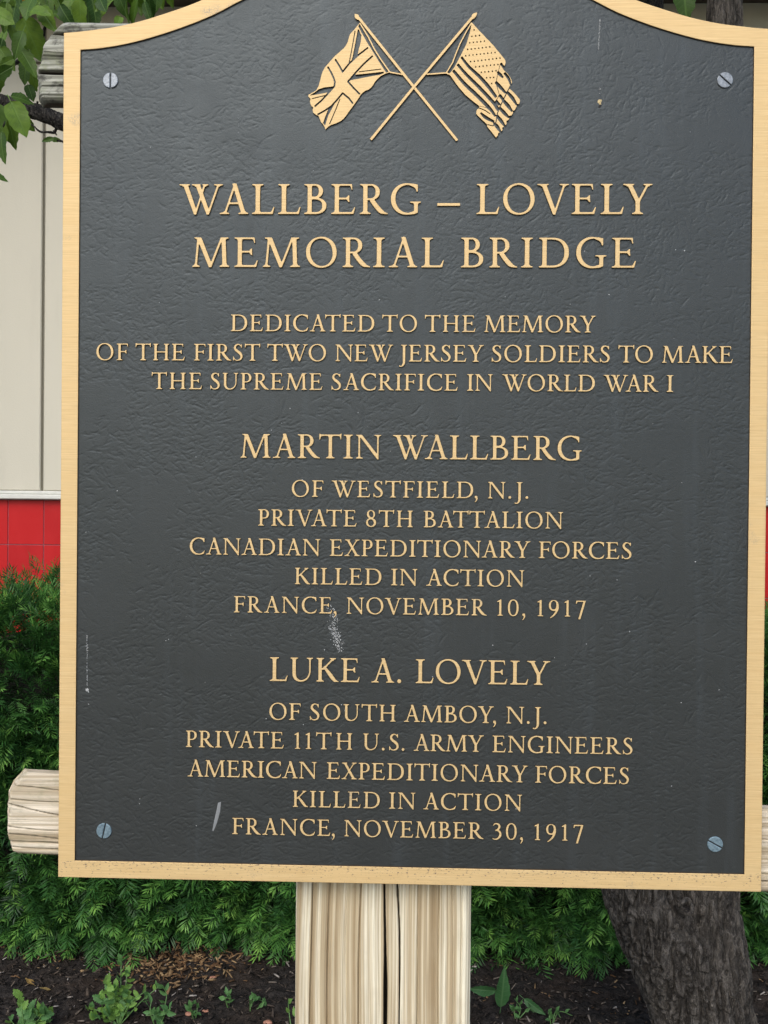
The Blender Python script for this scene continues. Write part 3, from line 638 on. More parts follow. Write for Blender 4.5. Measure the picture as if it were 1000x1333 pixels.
# crossed flags, in hundredths of the emblem's own drawing grid
EA = lambda P: [(390+p[0]/6.667, 5+p[1]/6.667)+((p[2]/6.667*.64,) if len(p) > 2 else ()) for p in P]
EB = lambda P: [(540+p[0]/6.667, 5+p[1]/6.667)+((p[2]/6.667*.64,) if len(p) > 2 else ()) for p in P]
AFF = np.array([[.662517644, .00630828388, -357.601971], [-.00272405691, -.661056167, 766.208929]])
def e2m(P): return [tuple(AFF @ (p[0], p[1], 1))+((p[2],) if len(p) > 2 else ()) for p in P]
def emblem(side):
    g = Ras(-100, 640, 100, 762, 6.0); E_ = EA if side == 'A' else EB
    fill = lambda P, v=True: g.poly(e2m(E_(P)), v)
    ln = lambda P, w, v=True: g.brush(e2m(E_([(x, y, w) for x, y in P])), v, smooth=False)
    br = lambda P, v=True: g.brush(e2m(E_(P)), v, n=8)
    if side == 'A':
        fill([(512,180),(475,225),(440,262),(428,300),(420,330),(405,360),(385,385),(345,420),(310,450),(265,500),(222,550),(202,585),(190,620),(178,670),(165,715),(145,750),(110,772),(75,790),(75,803),(95,825),(90,845),(94,868),(103,888),(120,900),(113,920),(118,945),(140,962),(165,975),(175,1000),(188,1030),(205,1048),(218,1070),(225,1092),(250,1065),(278,1050),(310,1040),(342,1026),(370,1010),(400,978),(430,935),(475,875),(520,810),(532,788),(545,775),(575,752),(600,745),(625,725),(640,705),(655,678),(675,655),(695,636),(715,620),(750,605),(785,592),(770,560),(690,470),(640,372),(575,265),(520,170)])
        fill([(518,176),(528,172),(620,330),(700,460),(775,588),(755,598),(735,570),(660,450),(585,330),(540,250),(512,195)], False)
        ln([(524,165),(600,290),(650,390),(700,470),(785,592)], 11); ln([(785,592),(905,614)], 11)
        br([(512,222,14),(520,300,34),(495,400,36),(462,490,16)], False); fill([(508,218),(540,272),(507,440),(452,500),(468,430)], False)
        ln([(484,232),(460,370),(432,512)], 9, False)
        ln([(598,378),(510,445),(430,520),(375,590),(345,535),(310,480)], 16, False)
        ln([(638,450),(560,520),(490,595),(422,675),(470,730),(525,785)], 16, False)
        ln([(712,566),(515,590)], 9, False); fill([(735,588),(733,602),(690,618),(640,625),(540,645),(440,664),(485,615),(600,603)], False)
        ln([(245,545),(275,595),(300,650),(308,680),(303,715),(250,775),(190,840),(130,892)], 16, False)
        fill([(300,715),(210,726),(165,742),(135,765),(85,797),(120,792),(190,780),(252,768)], False); ln([(105,824),(225,795)], 9, False)
        ln([(155,963),(215,930),(275,890),(325,835),(375,775),(430,820),(465,866)], 16, False)
        ln([(352,825),(310,930),(260,1046)], 9, False); fill([(250,915),(305,868),(250,970),(222,1057),(203,1037),(225,975)], False)
        br([(486,92,14),(500,112,36),(512,130,14)]); fill([(478,85),(512,92),(520,120),(495,128)]); ln([(515,120),(990,715),(2370-1000,1185)], 22)
    else:
        fill([(497,165),(560,235),(620,297),(680,360),(735,427),(785,490),(788,515),(780,540),(768,530),(745,515),(750,542),(775,580),(808,610),(835,650),(843,680),(838,700),(820,715),(820,733),(868,780),(910,830),(912,850),(905,868),(880,872),(884,888),(868,922),(850,930),(853,945),(840,968),(820,972),(822,990),(812,1008),(795,1015),(797,1040),(785,1062),(770,1068),(758,1075),(762,1092),(748,1115),(725,1120),(722,1142),(705,1160),(670,1115),(630,1065),(630,1048),(590,1010),(545,968),(534,950),(540,920),(560,905),(558,885),(500,840),(440,790),(380,720),(330,650),(300,610),(318,590),(350,545),(400,450),(450,350),(480,250)])
        for q in ([(405,462,22),(470,545,26),(560,630,30),(640,720,32),(708,812,26)], [(372,525,24),(450,615,28),(560,725,32),(640,810,32),(705,885,30),(725,925,22)], [(335,578,26),(430,690,32),(530,785,34),(615,870,34),(662,920,28),(700,975,22)],
                  [(800,765,24),(845,815,32),(885,878,18)], [(762,832,26),(805,880,34),(846,935,18)], [(735,900,24),(775,945,34),(818,988,18)], [(712,968,22),(745,1010,34),(782,1062,18)], [(688,1035,22),(715,1065,34),(745,1112,18)], [(572,945,16),(615,985,32),(690,1025,22)],
                  [(748,515,24),(758,535,22)], [(778,600,22),(815,650,26),(832,705,14)], [(722,595,22),(738,612,30),(765,640,18)], [(705,682,26),(735,715,32),(790,775,22)], [(735,790,28),(765,830,26)], [(705,840,26),(738,880,22)], [(690,870,24),(720,920,24)]): br(q, False)
        for q, w in (([(825,722),(800,770),(770,830),(742,890),(718,950),(705,1030),(680,1060),(632,1048)], 9), ([(560,905),(610,925),(655,955)], 9), ([(745,515),(722,600),(705,690),(735,790),(690,870)], 5), ([(640,1010),(700,1035)], 7), ([(560,888),(620,900),(665,935)], 5)): ln(q, w, False)
        for r_ in ([(515,228,515,228,1)],[(497,284,562,276,3)],[(478,340,605,325,5)],[(460,397,652,375,7)],[(443,452,697,423,9)],[(486,503,740,472,9)],[(530,548,722,527,7)],[(578,595,705,583,5)],[(625,643,685,640,3)],[(668,692,668,692,1)]):
            a = r_[0]
            for k in range(a[4]):
                f = k/max(a[4]-1, 1); cx_, cy_ = a[0]+(a[2]-a[0])*f, a[1]+(a[3]-a[1])*f
                fill([(cx_, cy_-11), (cx_+4, cy_-3), (cx_+10, cy_-2), (cx_+5, cy_+3), (cx_+7, cy_+10), (cx_, cy_+6), (cx_-7, cy_+10), (cx_-4, cy_+3), (cx_-9, cy_-2), (cx_-4, cy_-3)], False)
        ln([(495,165),(450,240),(395,345),(360,430),(330,510),(275,602)], 10); ln([(275,600),(105,612)], 11); ln([(275,600),(310,615)], 12)
        br([(503,128,14),(515,105,36),(538,82,10)]); fill([(497,125),(505,95),(542,78),(538,92),(516,122)]); ln([(500,120),(6,708)], 22); ln([(6,708),(-1000+620,1180)], 22)
    return [P for P in g.contours(1.0, .2)]
for s_, lb in (('A', 'gold relief of a union flag on a slanting staff'), ('B', 'gold relief of a stars and stripes flag on a slanting staff')):
    link_plate('flag_emblem', plate([W_(P) for P in emblem(s_)], .0034 if s_ == 'A' else .0036, 0.0, 'flag_emblem', [M_GOLD, M_EDGE], y=-.0 if s_ == 'A' else -.0003), label=lb)

# slotted screws
def m_zinc(nm, a, b):
    n = NT(nm); c = n.mix(n.ramp(n.noise(n.map((420,420,420)), 1, 5, .7), [(.35,0),(.62,1)]), a, b); n.set(color=c, rough=.42, metal=.45); n.bump(n.noise(n.map((900,900,900)), 1, 3), .0003, .6); return n.m
M_Z1 = m_zinc('zinc_pale', (.13,.145,.16), (.24,.265,.29)); M_Z2 = m_zinc('zinc_blue', (.11,.17,.21), (.23,.32,.37)); M_DARK = m_simple('dark_recess', (.012,.012,.012), .8)
for (x, z, ang, mt, lb) in ((-264.2,697.1,90,M_Z1,'pale screw head with an upright slot'),(266.4,695.2,-42,M_Z1,'pale screw head with a slanting slot, upper right'),(-264.9,41.2,78,M_Z2,'bluish screw head with a near upright slot'),(265.4,40.0,-28,M_Z2,'bluish screw head with a shallow slanting slot')):
    g = Ras(-1.2,-1.2,1.2,1.2,60); g.disc(0,0,1.0); c_, s_ = math.cos(R(ang)), math.sin(R(ang))
    g.brush([(-1.3*c_,-1.3*s_,.15),(1.3*c_,1.3*s_,.15)], False, smooth=False)
    ctr = np.array((x, z+BASE*1000))
    h = link_plate('screw', plate([(P*6.7+ctr)/1000 for P in g.contours(1.0,.15)], .0016, .0005, 'screw', [mt, mt], y=.0004), label=lb)
    t = np.linspace(0, 2*np.pi, 48, endpoint=False); ring = np.stack([np.cos(t), np.sin(t)],1)
    link('counterbore', plate([(ring*7.9+ctr+(.35,.15))/1000], .0006, .0001, 'counterbore', [M_DARK], y=.0018), h)
# scuffs, drips and droppings stuck to the plaque
n = NT('dried_white_splash'); n.set(color=(.36,.37,.37), rough=.9); M_SPL = n.m; M_TAN = m_simple('dried_tan_blob', (.42,.33,.17), .8, var=.4, scale=900); M_SCR = m_simple('grey_scrape', (.19,.20,.205), .8)
def blob(cx, cz, rx, rz, seed, rot=0):
    t = np.linspace(0, 2*np.pi, 14, endpoint=False); q = random.Random(seed)
    r_ = np.array([1+q.uniform(-.35,.35) for _ in t]); ex, ez = rx*r_*np.cos(t), rz*r_*np.sin(t); c_, s_ = math.cos(rot), math.sin(rot)
    return np.stack([cx+ex*c_-ez*s_, cz+ex*s_+ez*c_], 1)
def splash(name, loops, mt, lb, y=.0012, d=.0006):
    V, F, k = [], [], 0
    for P in loops:
        P = W_(P); m = len(P); c_ = P.mean(0)
        V += [(x, y+.0004, z) for x, z in P]+[(c_[0], y-.0002, c_[1])]; F += [(k+(i+1) % m, k+i, k+m) for i in range(m)]; k += m+1
    return obj(name, V, F, mt, sign, smooth=True, label=lb)
q = random.Random(3)
def streak(x0, z0, x1, z1, n_, w, jit): return [blob(x0+(x1-x0)*f+q.gauss(0,jit), z0+(z1-z0)*f+q.gauss(0,jit), q.uniform(.25,1)*w, q.uniform(.5,1.4)*w, q.random()) for f in [q.random() for _ in range(n_)]]
splash('paint_drip', streak(159.6,748.5,158.6,722,80,.42,.25)+streak(160.0,690,160.3,683,10,.35,.35), M_SPL, 'thin broken white drip near the top edge')
splash('dried_blob', [blob(160.2,677,1.7,2.6,1)], M_TAN, 'small tan dried blob under the white drip')
splash('dark_crumb', [blob(160.3,673.6,1.2,1.5,5)], M_DARK, 'dark crumb under the tan blob')
splash('white_scuff', streak(-68,240,-62.5,226,60,.5,1.7)+streak(-66,224,-60,205,170,.5,2.1), M_SPL, 'speckled white scuff below the comma after FRANCE')
splash('grey_scrape', [np.array([(-164.8,67.5),(-162.2,68.4),(-162.8,60),(-165.5,50),(-168.6,42.5),(-169.6,43.0),(-168,52),(-166.2,60)])], M_SCR, 'pale grey slanting scrape near the lower left')
splash('thin_drip', streak(-281.5,213,-281,168,90,.36,.12)+streak(-282,206,-281,198,10,.4,.4), M_SPL, 'thin pale drip by the left border')
splash('drip_end', [blob(-281,164.5,1.4,1.5,8), blob(-279.8,162.7,.6,.8,9)], M_SPL, 'white bead at the foot of the thin drip')
splash('dust_speck', [blob(q.uniform(-285,285), q.uniform(20,720), q.uniform(.22,.6), q.uniform(.22,.6), q.random()) for _ in range(70)]+streak(-152,668,-152,650,8,.35,.2), M_SPL, 'scattered pale dust specks').__setitem__('kind', 'stuff')

# timber: front face is a real relief of grain ridges and cracks
def timber(name, x0, x1, z0, z1, y, thick, nx, nz, hf, mat, parent, xl=None, xr=None, tilt=0, **k):
    u = np.linspace(0, 1, nx); v = np.linspace(0, 1, nz); U, Vv = np.meshgrid(u, v)
    Z = z0+(z1-z0)*Vv; XL = xl(Z) if xl else x0; XR = xr(Z) if xr else x1; X = XL+(XR-XL)*U
    e = np.minimum.reduce([X-XL, XR-X, Z-z0, z1-Z]); Yf = y+hf(X, Z)+.004*np.clip(1-e/.005, 0, 1)**2
    if xl: Yf = Yf+(.011+.004*(fbm(Z*300, X*300, 0, 3, 2)-.5))*np.clip(1-(X-XL)/(.0065+.004*(vn(Z*150, 0, 0, 9)-.5)), 0, 1)
    Z = Z+tilt*(X+.3)
    Vf = np.stack([X, Yf, Z], -1).reshape(-1, 3); F = grid_faces(nz, nx)
    idx = np.arange(nx*nz).reshape(nz, nx); ring = np.concatenate([idx[0,:-1], idx[:-1,-1], idx[-1,:0:-1], idx[:0:-1,0]])
    B = Vf[ring].copy(); B[:,1] = y+thick; m = len(ring); o = len(Vf); i = np.arange(m)
    S_ = np.stack([ring, o+i, o+(i+1) % m, ring[(i+1) % m]], 1)
    c_ = np.array([[(x0+x1)/2, y+thick, (z0+z1)/2]]); Vall = np.vstack([Vf, B, c_]); cc = o+m
    half = np.arange(0, m-1, 2); Bf = np.stack([o+half, np.full(len(half), cc), o+(half+2) % m, o+half+1], 1)
    F = np.vstack([F, S_, Bf]); me = mesh(name, Vall-np.array(origin(parent)), F, mat, smooth=False)
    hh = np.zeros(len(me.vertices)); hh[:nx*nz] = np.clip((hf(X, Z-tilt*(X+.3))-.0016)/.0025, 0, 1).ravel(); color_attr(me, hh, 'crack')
    sm = np.zeros(len(me.polygons), bool); sm[:(nx-1)*(nz-1)] = True; me.polygons.foreach_set('use_smooth', sm)
    return link(name, me, parent, **k)
def crack(t, c, w): return np.clip(1-np.abs(t-c)/w, 0, 1)
def post_h(X, Z):
    wx = X+.0022*(vn(X*6, Z*3.5, 0, 5)-.5)+.0015*(vn(X*0+4, Z*9, 0, 6)-.5)
    h = .0008*(fbm(wx*260, Z*1.6, 0, 3, 12)-.5)*2*-1+.0009*(vn(wx*75, Z*.9, 1, 17)-.5)
    zt_ = BASE-Z                                            # distance below the plaque
    c1 = -.0185+.002*np.sin(zt_*14)-.004*zt_; w1 = np.interp(zt_, [-.1,0,.07,.10,.16,.5], [.0008,.0009,.0012,.0022,.0018,.0010])
    h += .020*crack(wx, c1, w1)
    h += .012*crack(wx, -.0075+.030*zt_+.0015*np.sin(zt_*30), np.interp(zt_, [-.1,0,.09,.2,.5], [.0010,.0010,.0008,.0006,.0005]))
    for c_, w, d, s_ in ((-.083,.0008,.006,-.01),(-.067,.0007,.004,-.015),(-.0385,.0008,.005,-.02),(-.052,.0006,.003,0),(.0125,.0007,.004,-.015),(.0305,.0007,.0035,0),(.042,.0006,.003,.01),(.051,.0006,.0025,0)):
        h += .6*d*crack(wx, c_+s_*zt_+.0008*np.sin(zt_*25+c_*900), w*(.5+vn(0, Z*12, c_*500, 3)))
    return h
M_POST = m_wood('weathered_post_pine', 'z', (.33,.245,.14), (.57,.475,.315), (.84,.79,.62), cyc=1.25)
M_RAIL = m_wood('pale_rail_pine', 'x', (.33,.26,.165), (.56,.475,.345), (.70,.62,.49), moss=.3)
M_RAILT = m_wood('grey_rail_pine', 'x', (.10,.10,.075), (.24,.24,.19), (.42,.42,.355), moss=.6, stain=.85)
PY = .0215
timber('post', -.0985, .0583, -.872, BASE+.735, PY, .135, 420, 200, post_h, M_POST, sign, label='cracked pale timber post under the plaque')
def rail_h(cr, seed):
    def f(X, Z):
        h = .0007*(fbm(X*5, Z*260, 0, 3, seed)-.5)*-2+.0006*(vn(X*2, Z*80, 0, seed+4)-.5)
        for z0, sl_, w, d in cr:
            h += d*crack(Z-BASE, z0+sl_*(X+.35)+.0008*np.sin(X*60+z0*300), w*(.6+.8*vn(X*30, z0*900, 0, seed)))
        return h
    return f
def endcut(pts):
    zs_ = np.array([p[1] for p in pts]); xs_ = np.array([p[0] for p in pts])
    return lambda Z: np.interp(Z, zs_, xs_)+.0012*(fbm(Z*160, Z*0, 0, 3, 8)-.5)
lo0, lo1 = BASE+.0142, BASE+.0870
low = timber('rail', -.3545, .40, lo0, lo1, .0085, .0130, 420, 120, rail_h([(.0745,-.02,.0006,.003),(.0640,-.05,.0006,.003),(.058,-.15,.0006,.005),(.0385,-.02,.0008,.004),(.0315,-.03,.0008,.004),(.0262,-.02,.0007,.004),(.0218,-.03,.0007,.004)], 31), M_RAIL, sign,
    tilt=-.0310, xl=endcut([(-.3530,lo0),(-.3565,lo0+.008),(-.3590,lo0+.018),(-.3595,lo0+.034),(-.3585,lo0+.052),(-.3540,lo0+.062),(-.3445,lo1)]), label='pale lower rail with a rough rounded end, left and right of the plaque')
hi0, hi1 = BASE+.6822, BASE+.7535
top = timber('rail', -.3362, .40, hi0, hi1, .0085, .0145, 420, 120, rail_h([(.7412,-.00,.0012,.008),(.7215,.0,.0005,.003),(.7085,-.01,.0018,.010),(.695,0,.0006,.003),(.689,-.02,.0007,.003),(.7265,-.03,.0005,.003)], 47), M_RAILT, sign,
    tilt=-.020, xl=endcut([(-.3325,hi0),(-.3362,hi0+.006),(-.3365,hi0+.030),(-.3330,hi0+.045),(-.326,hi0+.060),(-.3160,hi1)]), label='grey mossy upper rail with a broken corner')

# ------------------------------------------------------------------ tree
M_BARK = m_bark('fissured_bark'); M_BARK2 = m_bark('dark_young_bark', (.016,.013,.011), (.045,.038,.032))
tree = empty('garden_tree', tuple(at(935, 1450, 1.0)*np.array([1,1,0])), label='dark barked garden tree leaning behind the right side of the sign', cat='tree')
FUR = []
def trunk_mesh(paths, seed):
    parts = []; FUR.clear()
    for P, rad, n_, k in paths:
        P = np.array(P, float); Q = spline(np.hstack([P, np.array(rad)[:,None]]), k); V, F = tube(Q[:,:3], Q[:,3], n_)
        C = np.repeat(Q[:,:3], n_, 0); D = V-C; L = np.linalg.norm(D, axis=1, keepdims=True)+1e-9; D /= L
        r0 = np.repeat(Q[:,3], n_)
        lump = (fbm(V[:,0]*9, V[:,1]*9, V[:,2]*3, 3, seed)-.5)*.28*r0
        wz = V[:,2]+.03*vn(V[:,0]*20, V[:,1]*20, V[:,2]*9, seed+7)
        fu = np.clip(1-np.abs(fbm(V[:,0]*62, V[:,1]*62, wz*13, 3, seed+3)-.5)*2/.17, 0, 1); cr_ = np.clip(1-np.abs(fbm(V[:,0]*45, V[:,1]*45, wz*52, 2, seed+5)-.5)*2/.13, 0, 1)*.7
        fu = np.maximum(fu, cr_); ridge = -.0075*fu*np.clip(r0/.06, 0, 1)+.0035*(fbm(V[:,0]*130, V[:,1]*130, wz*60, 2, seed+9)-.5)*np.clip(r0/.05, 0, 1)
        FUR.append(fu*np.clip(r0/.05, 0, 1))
        V = V+D*(lump+ridge)[:,None]; parts.append((V, F))
    return merge(parts)
TY = 1.0
def tp(px, py, Y=TY): return at(px, py, Y)
k_ = (TY+.798)/1200
trunk = [([tp(985,1600), tp(955,1470), tp(920,1340), tp(888,1240), tp(842,1160), tp(828,1060), tp(840,900,1.02)], [95*k_,80*k_,68*k_,66*k_,54*k_,46*k_,44*k_], 260, 60),
         ([tp(935,1370,1.02), tp(927,1270,.99), tp(917,1150,.985), tp(935,1000), tp(945,700,1.05), tp(948,400,1.08), tp(944,100,1.1), tp(940,-250,1.15), tp(930,-700,1.2)], [42*k_,50*k_,44*k_,40*k_,34*k_,28*k_,25*k_,22*k_,14*k_], 120, 30),
         ([tp(850,950,1.01), tp(800,800,1.0), tp(720,600,.95), tp(600,400,.85), tp(420,260,.75)], [52*k_,40*k_,30*k_,22*k_,17*k_], 60, 24)]
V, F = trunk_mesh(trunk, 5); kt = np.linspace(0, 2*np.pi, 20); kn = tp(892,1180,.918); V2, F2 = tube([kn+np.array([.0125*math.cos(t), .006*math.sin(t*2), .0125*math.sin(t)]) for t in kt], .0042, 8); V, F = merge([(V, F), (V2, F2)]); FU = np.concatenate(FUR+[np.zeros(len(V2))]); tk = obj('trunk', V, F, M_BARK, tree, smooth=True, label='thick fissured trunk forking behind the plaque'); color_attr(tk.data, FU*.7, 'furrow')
BY = .62
kb = (BY+.798)/1200
V, F = trunk_mesh([([tp(420,260,.75), tp(250,215,.68), tp(140,185,BY), tp(85,161,BY), tp(55,148,BY), tp(20,138,BY), tp(-10,128,BY), tp(-90,105,BY), tp(-200,40,BY)], [17*k_, 13.5*kb, 12.5*kb, 11*kb, 10.5*kb, 9.5*kb, 9*kb, 8*kb, 5*kb], 40, 18)], 8)
obj('branch', V, F, M_BARK2, tree, smooth=True, label='dark branch crossing left behind the plaque edge')
def twig(P, r0, r1, mt=M_BARK2):
    Q = spline(P, 6); V, F = tube(Q, np.linspace(r0, r1, len(Q)), 7); V += (rng.random(V.shape)-.5)*r0*.5
    return obj('twig', V, F, mt, tree, smooth=True)
twig([tp(-10,104,.66), tp(10,90,.66), tp(24,80,.66), tp(40,71,.66), tp(52,58,.64), tp(60,30,.62)], .0036, .0022)
twig([tp(75,163,BY), tp(71,172,BY), tp(64,172,BY-.01), tp(52,171,BY-.01), tp(45,165,BY-.01), tp(38,160,BY-.01)], .0024, .0010)
twig([tp(70,170,BY), tp(74,176,BY)], .0016, .0008)
twig([tp(88,186,BY), tp(80,184,BY), tp(74,183,BY)], .0022, .0012)
twig([tp(48,138,BY), tp(49,132,BY-.01)], .0024, .0014)
twig([tp(15,138,BY), tp(10,150,BY-.02), tp(4,165,BY-.03)], .0015, .0008)
# leaves
def leaf_mesh(seed, wide=.30, serr=.012, fold=.10, curl=.18, lobes=0):
    q = random.Random(seed); n_ = 13; V = [(0, -.16, .0), (0, 0, 0)]; 
    ys = np.linspace(0, 1, n_); L, Rr, C = [], [], []
    for i, y in enumerate(ys):
        w = wide*math.sin(math.pi*min(y,1)**.78)**.85*(1-.25*y) if 0 < i < n_-1 else 0
        for sgn, A in ((-1, L), (1, Rr)):
            ww = w*(1+q.uniform(-.06,.06))+serr*(1 if i % 2 else -1)*(0 < i < n_-1)+lobes*max(0, math.sin(y*9+1.2))*(0 < i < n_-1)
            A.append((sgn*ww, y-.0, fold*ww/wide*.6+.02*math.sin(y*11+seed+sgn)-curl*y*y))
        C.append((0, y, -curl*y*y))
    V, F = [], []
    for i in range(n_):
        l, c_, r_ = L[i], C[i], Rr[i]; V += [l, ((l[0]+c_[0])/2, l[1], (l[2]+c_[2])/2-.01), c_, ((r_[0]+c_[0])/2, r_[1], (r_[2]+c_[2])/2-.01), r_]
    for i in range(n_-1):
        for j in range(4): F.append((i*5+j, i*5+j+1, i*5+j+6, i*5+j+5))
    o = len(V); V += [(-.012,-.22,-.03),(.012,-.22,-.03),(.010,.0,0),(-.010,.0,0)]; F.append((o, o+1, o+2, o+3))
    return V, F
M_LEAF = m_leaf('tree_leaf_green', (.022,.062,.008), (.125,.22,.020), (.14,.25,.055))
LM = [mesh('leaf', *leaf_mesh(i, wide=(.24,.30,.34,.27,.31)[i], curl=(.1,.25,.15,.3,.2)[i], lobes=(.02,.01,.05,.015,.035)[i]), M_LEAF, smooth=True) for i in range(5)]
def leaf(p, length, ang, tilt=None, k=None, par=None, meshes=LM, nm='leaf', roll=None):
    """ang: direction of the tip in the picture plane, 0 = up, 90 = right; tilt leans it towards the viewer"""
    q = random; tilt = q.gauss(0, 25) if tilt is None else tilt; roll = q.gauss(0, 28) if roll is None else roll
    M_ = Matrix.Rotation(R(ang), 4, 'Y') @ Matrix.Rotation(R(tilt), 4, 'X') @ Matrix.Rotation(R(roll), 4, 'Z') @ Matrix.Rotation(R(90), 4, 'X')
    par = par or tree
    return link(nm, meshes[q.randrange(len(meshes)) if k is None else k], par, loc=Vector(p)-origin(par), rot=M_.to_euler(), scale=length)
kl = 1.42/1200
HAND = [  # base x, base y, length in px, tip direction
 (30,22,62,165,2),(52,10,44,150,1),(24,60,52,150,0),(20,8,46,200,1),(8,2,44,190,0),(60,-8,40,170,3),(82,-14,46,185,4),(112,-12,56,178,2),(118,-8,48,165,0),(96,-6,40,200,1),(78,6,40,150,3),
 (140,-14,46,190,0),(152,-16,44,170,1),(166,-12,52,185,2),(172,-10,42,160,3),(181,-6,34,172,1),(148,-6,40,215,4),(128,-8,34,160,2),(188,2,30,170,0),(204,-16,34,175,1),(215,-22,34,165,3),(65,14,30,120,2),(40,14,36,100,1),
 (10,36,44,188,0),(3,50,36,178,3),(-6,78,46,170,1),(2,84,24,80,4),(14,125,34,82,3),(34,78,36,186,4),(38,84,40,172,0),(36,110,26,165,2),(14,132,52,158,2),(8,140,62,172,0),(-2,134,50,178,1),(2,172,46,184,3),(-6,150,40,160,4),(-18,225,30,100,1),(22,148,34,135,4),
 (70,180,18,255,0),(68,182,17,95,3),(73,184,16,310,1),(-6,100,30,60,2),(-10,15,40,120,2),(46,28,34,215,4),(92,8,28,170,3),(104,-2,42,188,4),(12,30,40,160,1),(30,40,40,195,3),(55,-2,38,205,0),(66,6,32,185,1),(0,62,38,150,2)]
for x, y, ln_, a_, k in HAND:
    leaf(tp(x, y, BY-.05+random.uniform(-.06,.10)), ln_*kl*.86, a_+random.uniform(-6,6), k=k)
lf = leaf(tp(886,-34,.9), .088, 172, tilt=10, k=1, roll=5)
for i in range(40):
    leaf(tp(random.uniform(-60,235), random.gauss(-18,17), BY+random.uniform(-.1,.35)), random.uniform(.030,.048), random.gauss(178,32))
for i in range(60):
    leaf(tp(random.uniform(740,885), random.gauss(-62,16), 1.15+random.uniform(-.1,.3)), random.uniform(.05,.08), random.gauss(178,40))
for i in range(4):
    leaf(tp(random.uniform(-40,12), random.uniform(0,70), BY+random.uniform(0,.2)), random.uniform(.035,.05), random.gauss(178,30))
# crown above: branches and a mass of leaves
for P, r0, r1 in (([tp(940,-250,1.15), tp(820,-420,1.3), tp(640,-600,1.5)], .022, .008), ([tp(944,-100,1.12), tp(1060,-330,1.2), tp(1200,-500,1.4)], .022, .008), ([tp(-90,105,BY), tp(-60,0,.7), tp(60,-150,.9), tp(260,-330,1.0)], .010, .004), ([tp(846,-60,1.3), tp(850,60,1.3), tp(870,220,1.2), tp(900,420,1.1)], .030, .022)):
    Q = spline(P, 10); V, F = tube(Q, np.linspace(r0, r1, len(Q)), 12); obj('branch', V, F, M_BARK2, tree, smooth=True)
m = 4200
ctr = np.array([.35, 1.15, 2.75]); dv = rng.normal(size=(m,3)); dv /= np.linalg.norm(dv, axis=1)[:,None]; rr = rng.random(m)**.45
P = ctr+dv*rr[:,None]*np.array([1.5,.85,.75])*(.75+.5*vn(dv[:,0]*2, dv[:,1]*2, dv[:,2]*2, 4))[:,None]
P = P[(P[:,2] > 1.25+.575*(P[:,1]+.8)+.1*rng.random(len(P)))]; m = len(P)
def leaf_cloud(P, size, down=.3):
    m = len(P); a = rng.normal(size=(m,3)); a[:,2] -= down; a /= np.linalg.norm(a, axis=1)[:,None]; b = np.cross(a, rng.normal(size=(m,3))); b /= np.linalg.norm(b, axis=1)[:,None]; nn = np.cross(a, b)
    s = size*(.7+.6*rng.random((m,1))); V = np.stack([P, P+a*s*.5+b*s*.3+nn*s*.06, P+a*s, P+a*s*.5-b*s*.3+nn*s*.06], 1).reshape(-1,3)
    i = np.arange(m)[:,None]*4; F = np.vstack([i+np.array([[0,1,2,3]])]); return V, F
V, F = leaf_cloud(P, .06); me = mesh('foliage', V-np.array(origin(tree)), F, m_tint('crown_leaf', [(0,(.025,.07,.014)),(1,(.07,.16,.03))], trans=.25)); color_attr(me, np.repeat(rng.random(m), 4))
link('foliage', me, tree, kind='stuff', label='leafy crown above the sign')

# ------------------------------------------------------------------ yew hedge
hedge = empty('yew_hedge', (0, 1.9, 0), label='dense dark green yew hedge with bright needle tips, behind the sign', cat='hedge')
def top_h(x):
    return .792+.03*np.sin(x*1.7+2.2)+.06*(vn(x*2.2, 0, 0, 61)-.5)+.085*np.exp(-((x+1.10)/.07)**2)*.7-.02*np.exp(-((x+.97)/.05)**2)
def front_y(x, z):
    q = np.clip(z/top_h(x), 0, 1.05)
    return 1.50+.12*(1-np.sin(np.clip(q*1.25+.35, 0, np.pi)))**1*1.2+.30*np.clip(q-.72, 0, 1)**1.5+.17*(fbm(x*3.4, z*4.2, 0, 2, 71)-.5)+.12*np.clip(.12-z, 0, .2)
M_YEW = m_tint('yew_needles', [(0,(.009,.032,.010)),(.38,(.030,.105,.022)),(.66,(.075,.21,.038)),(1,(.20,.40,.075))], rough=.5, spec=.35, trans=.12, jitter=.15)
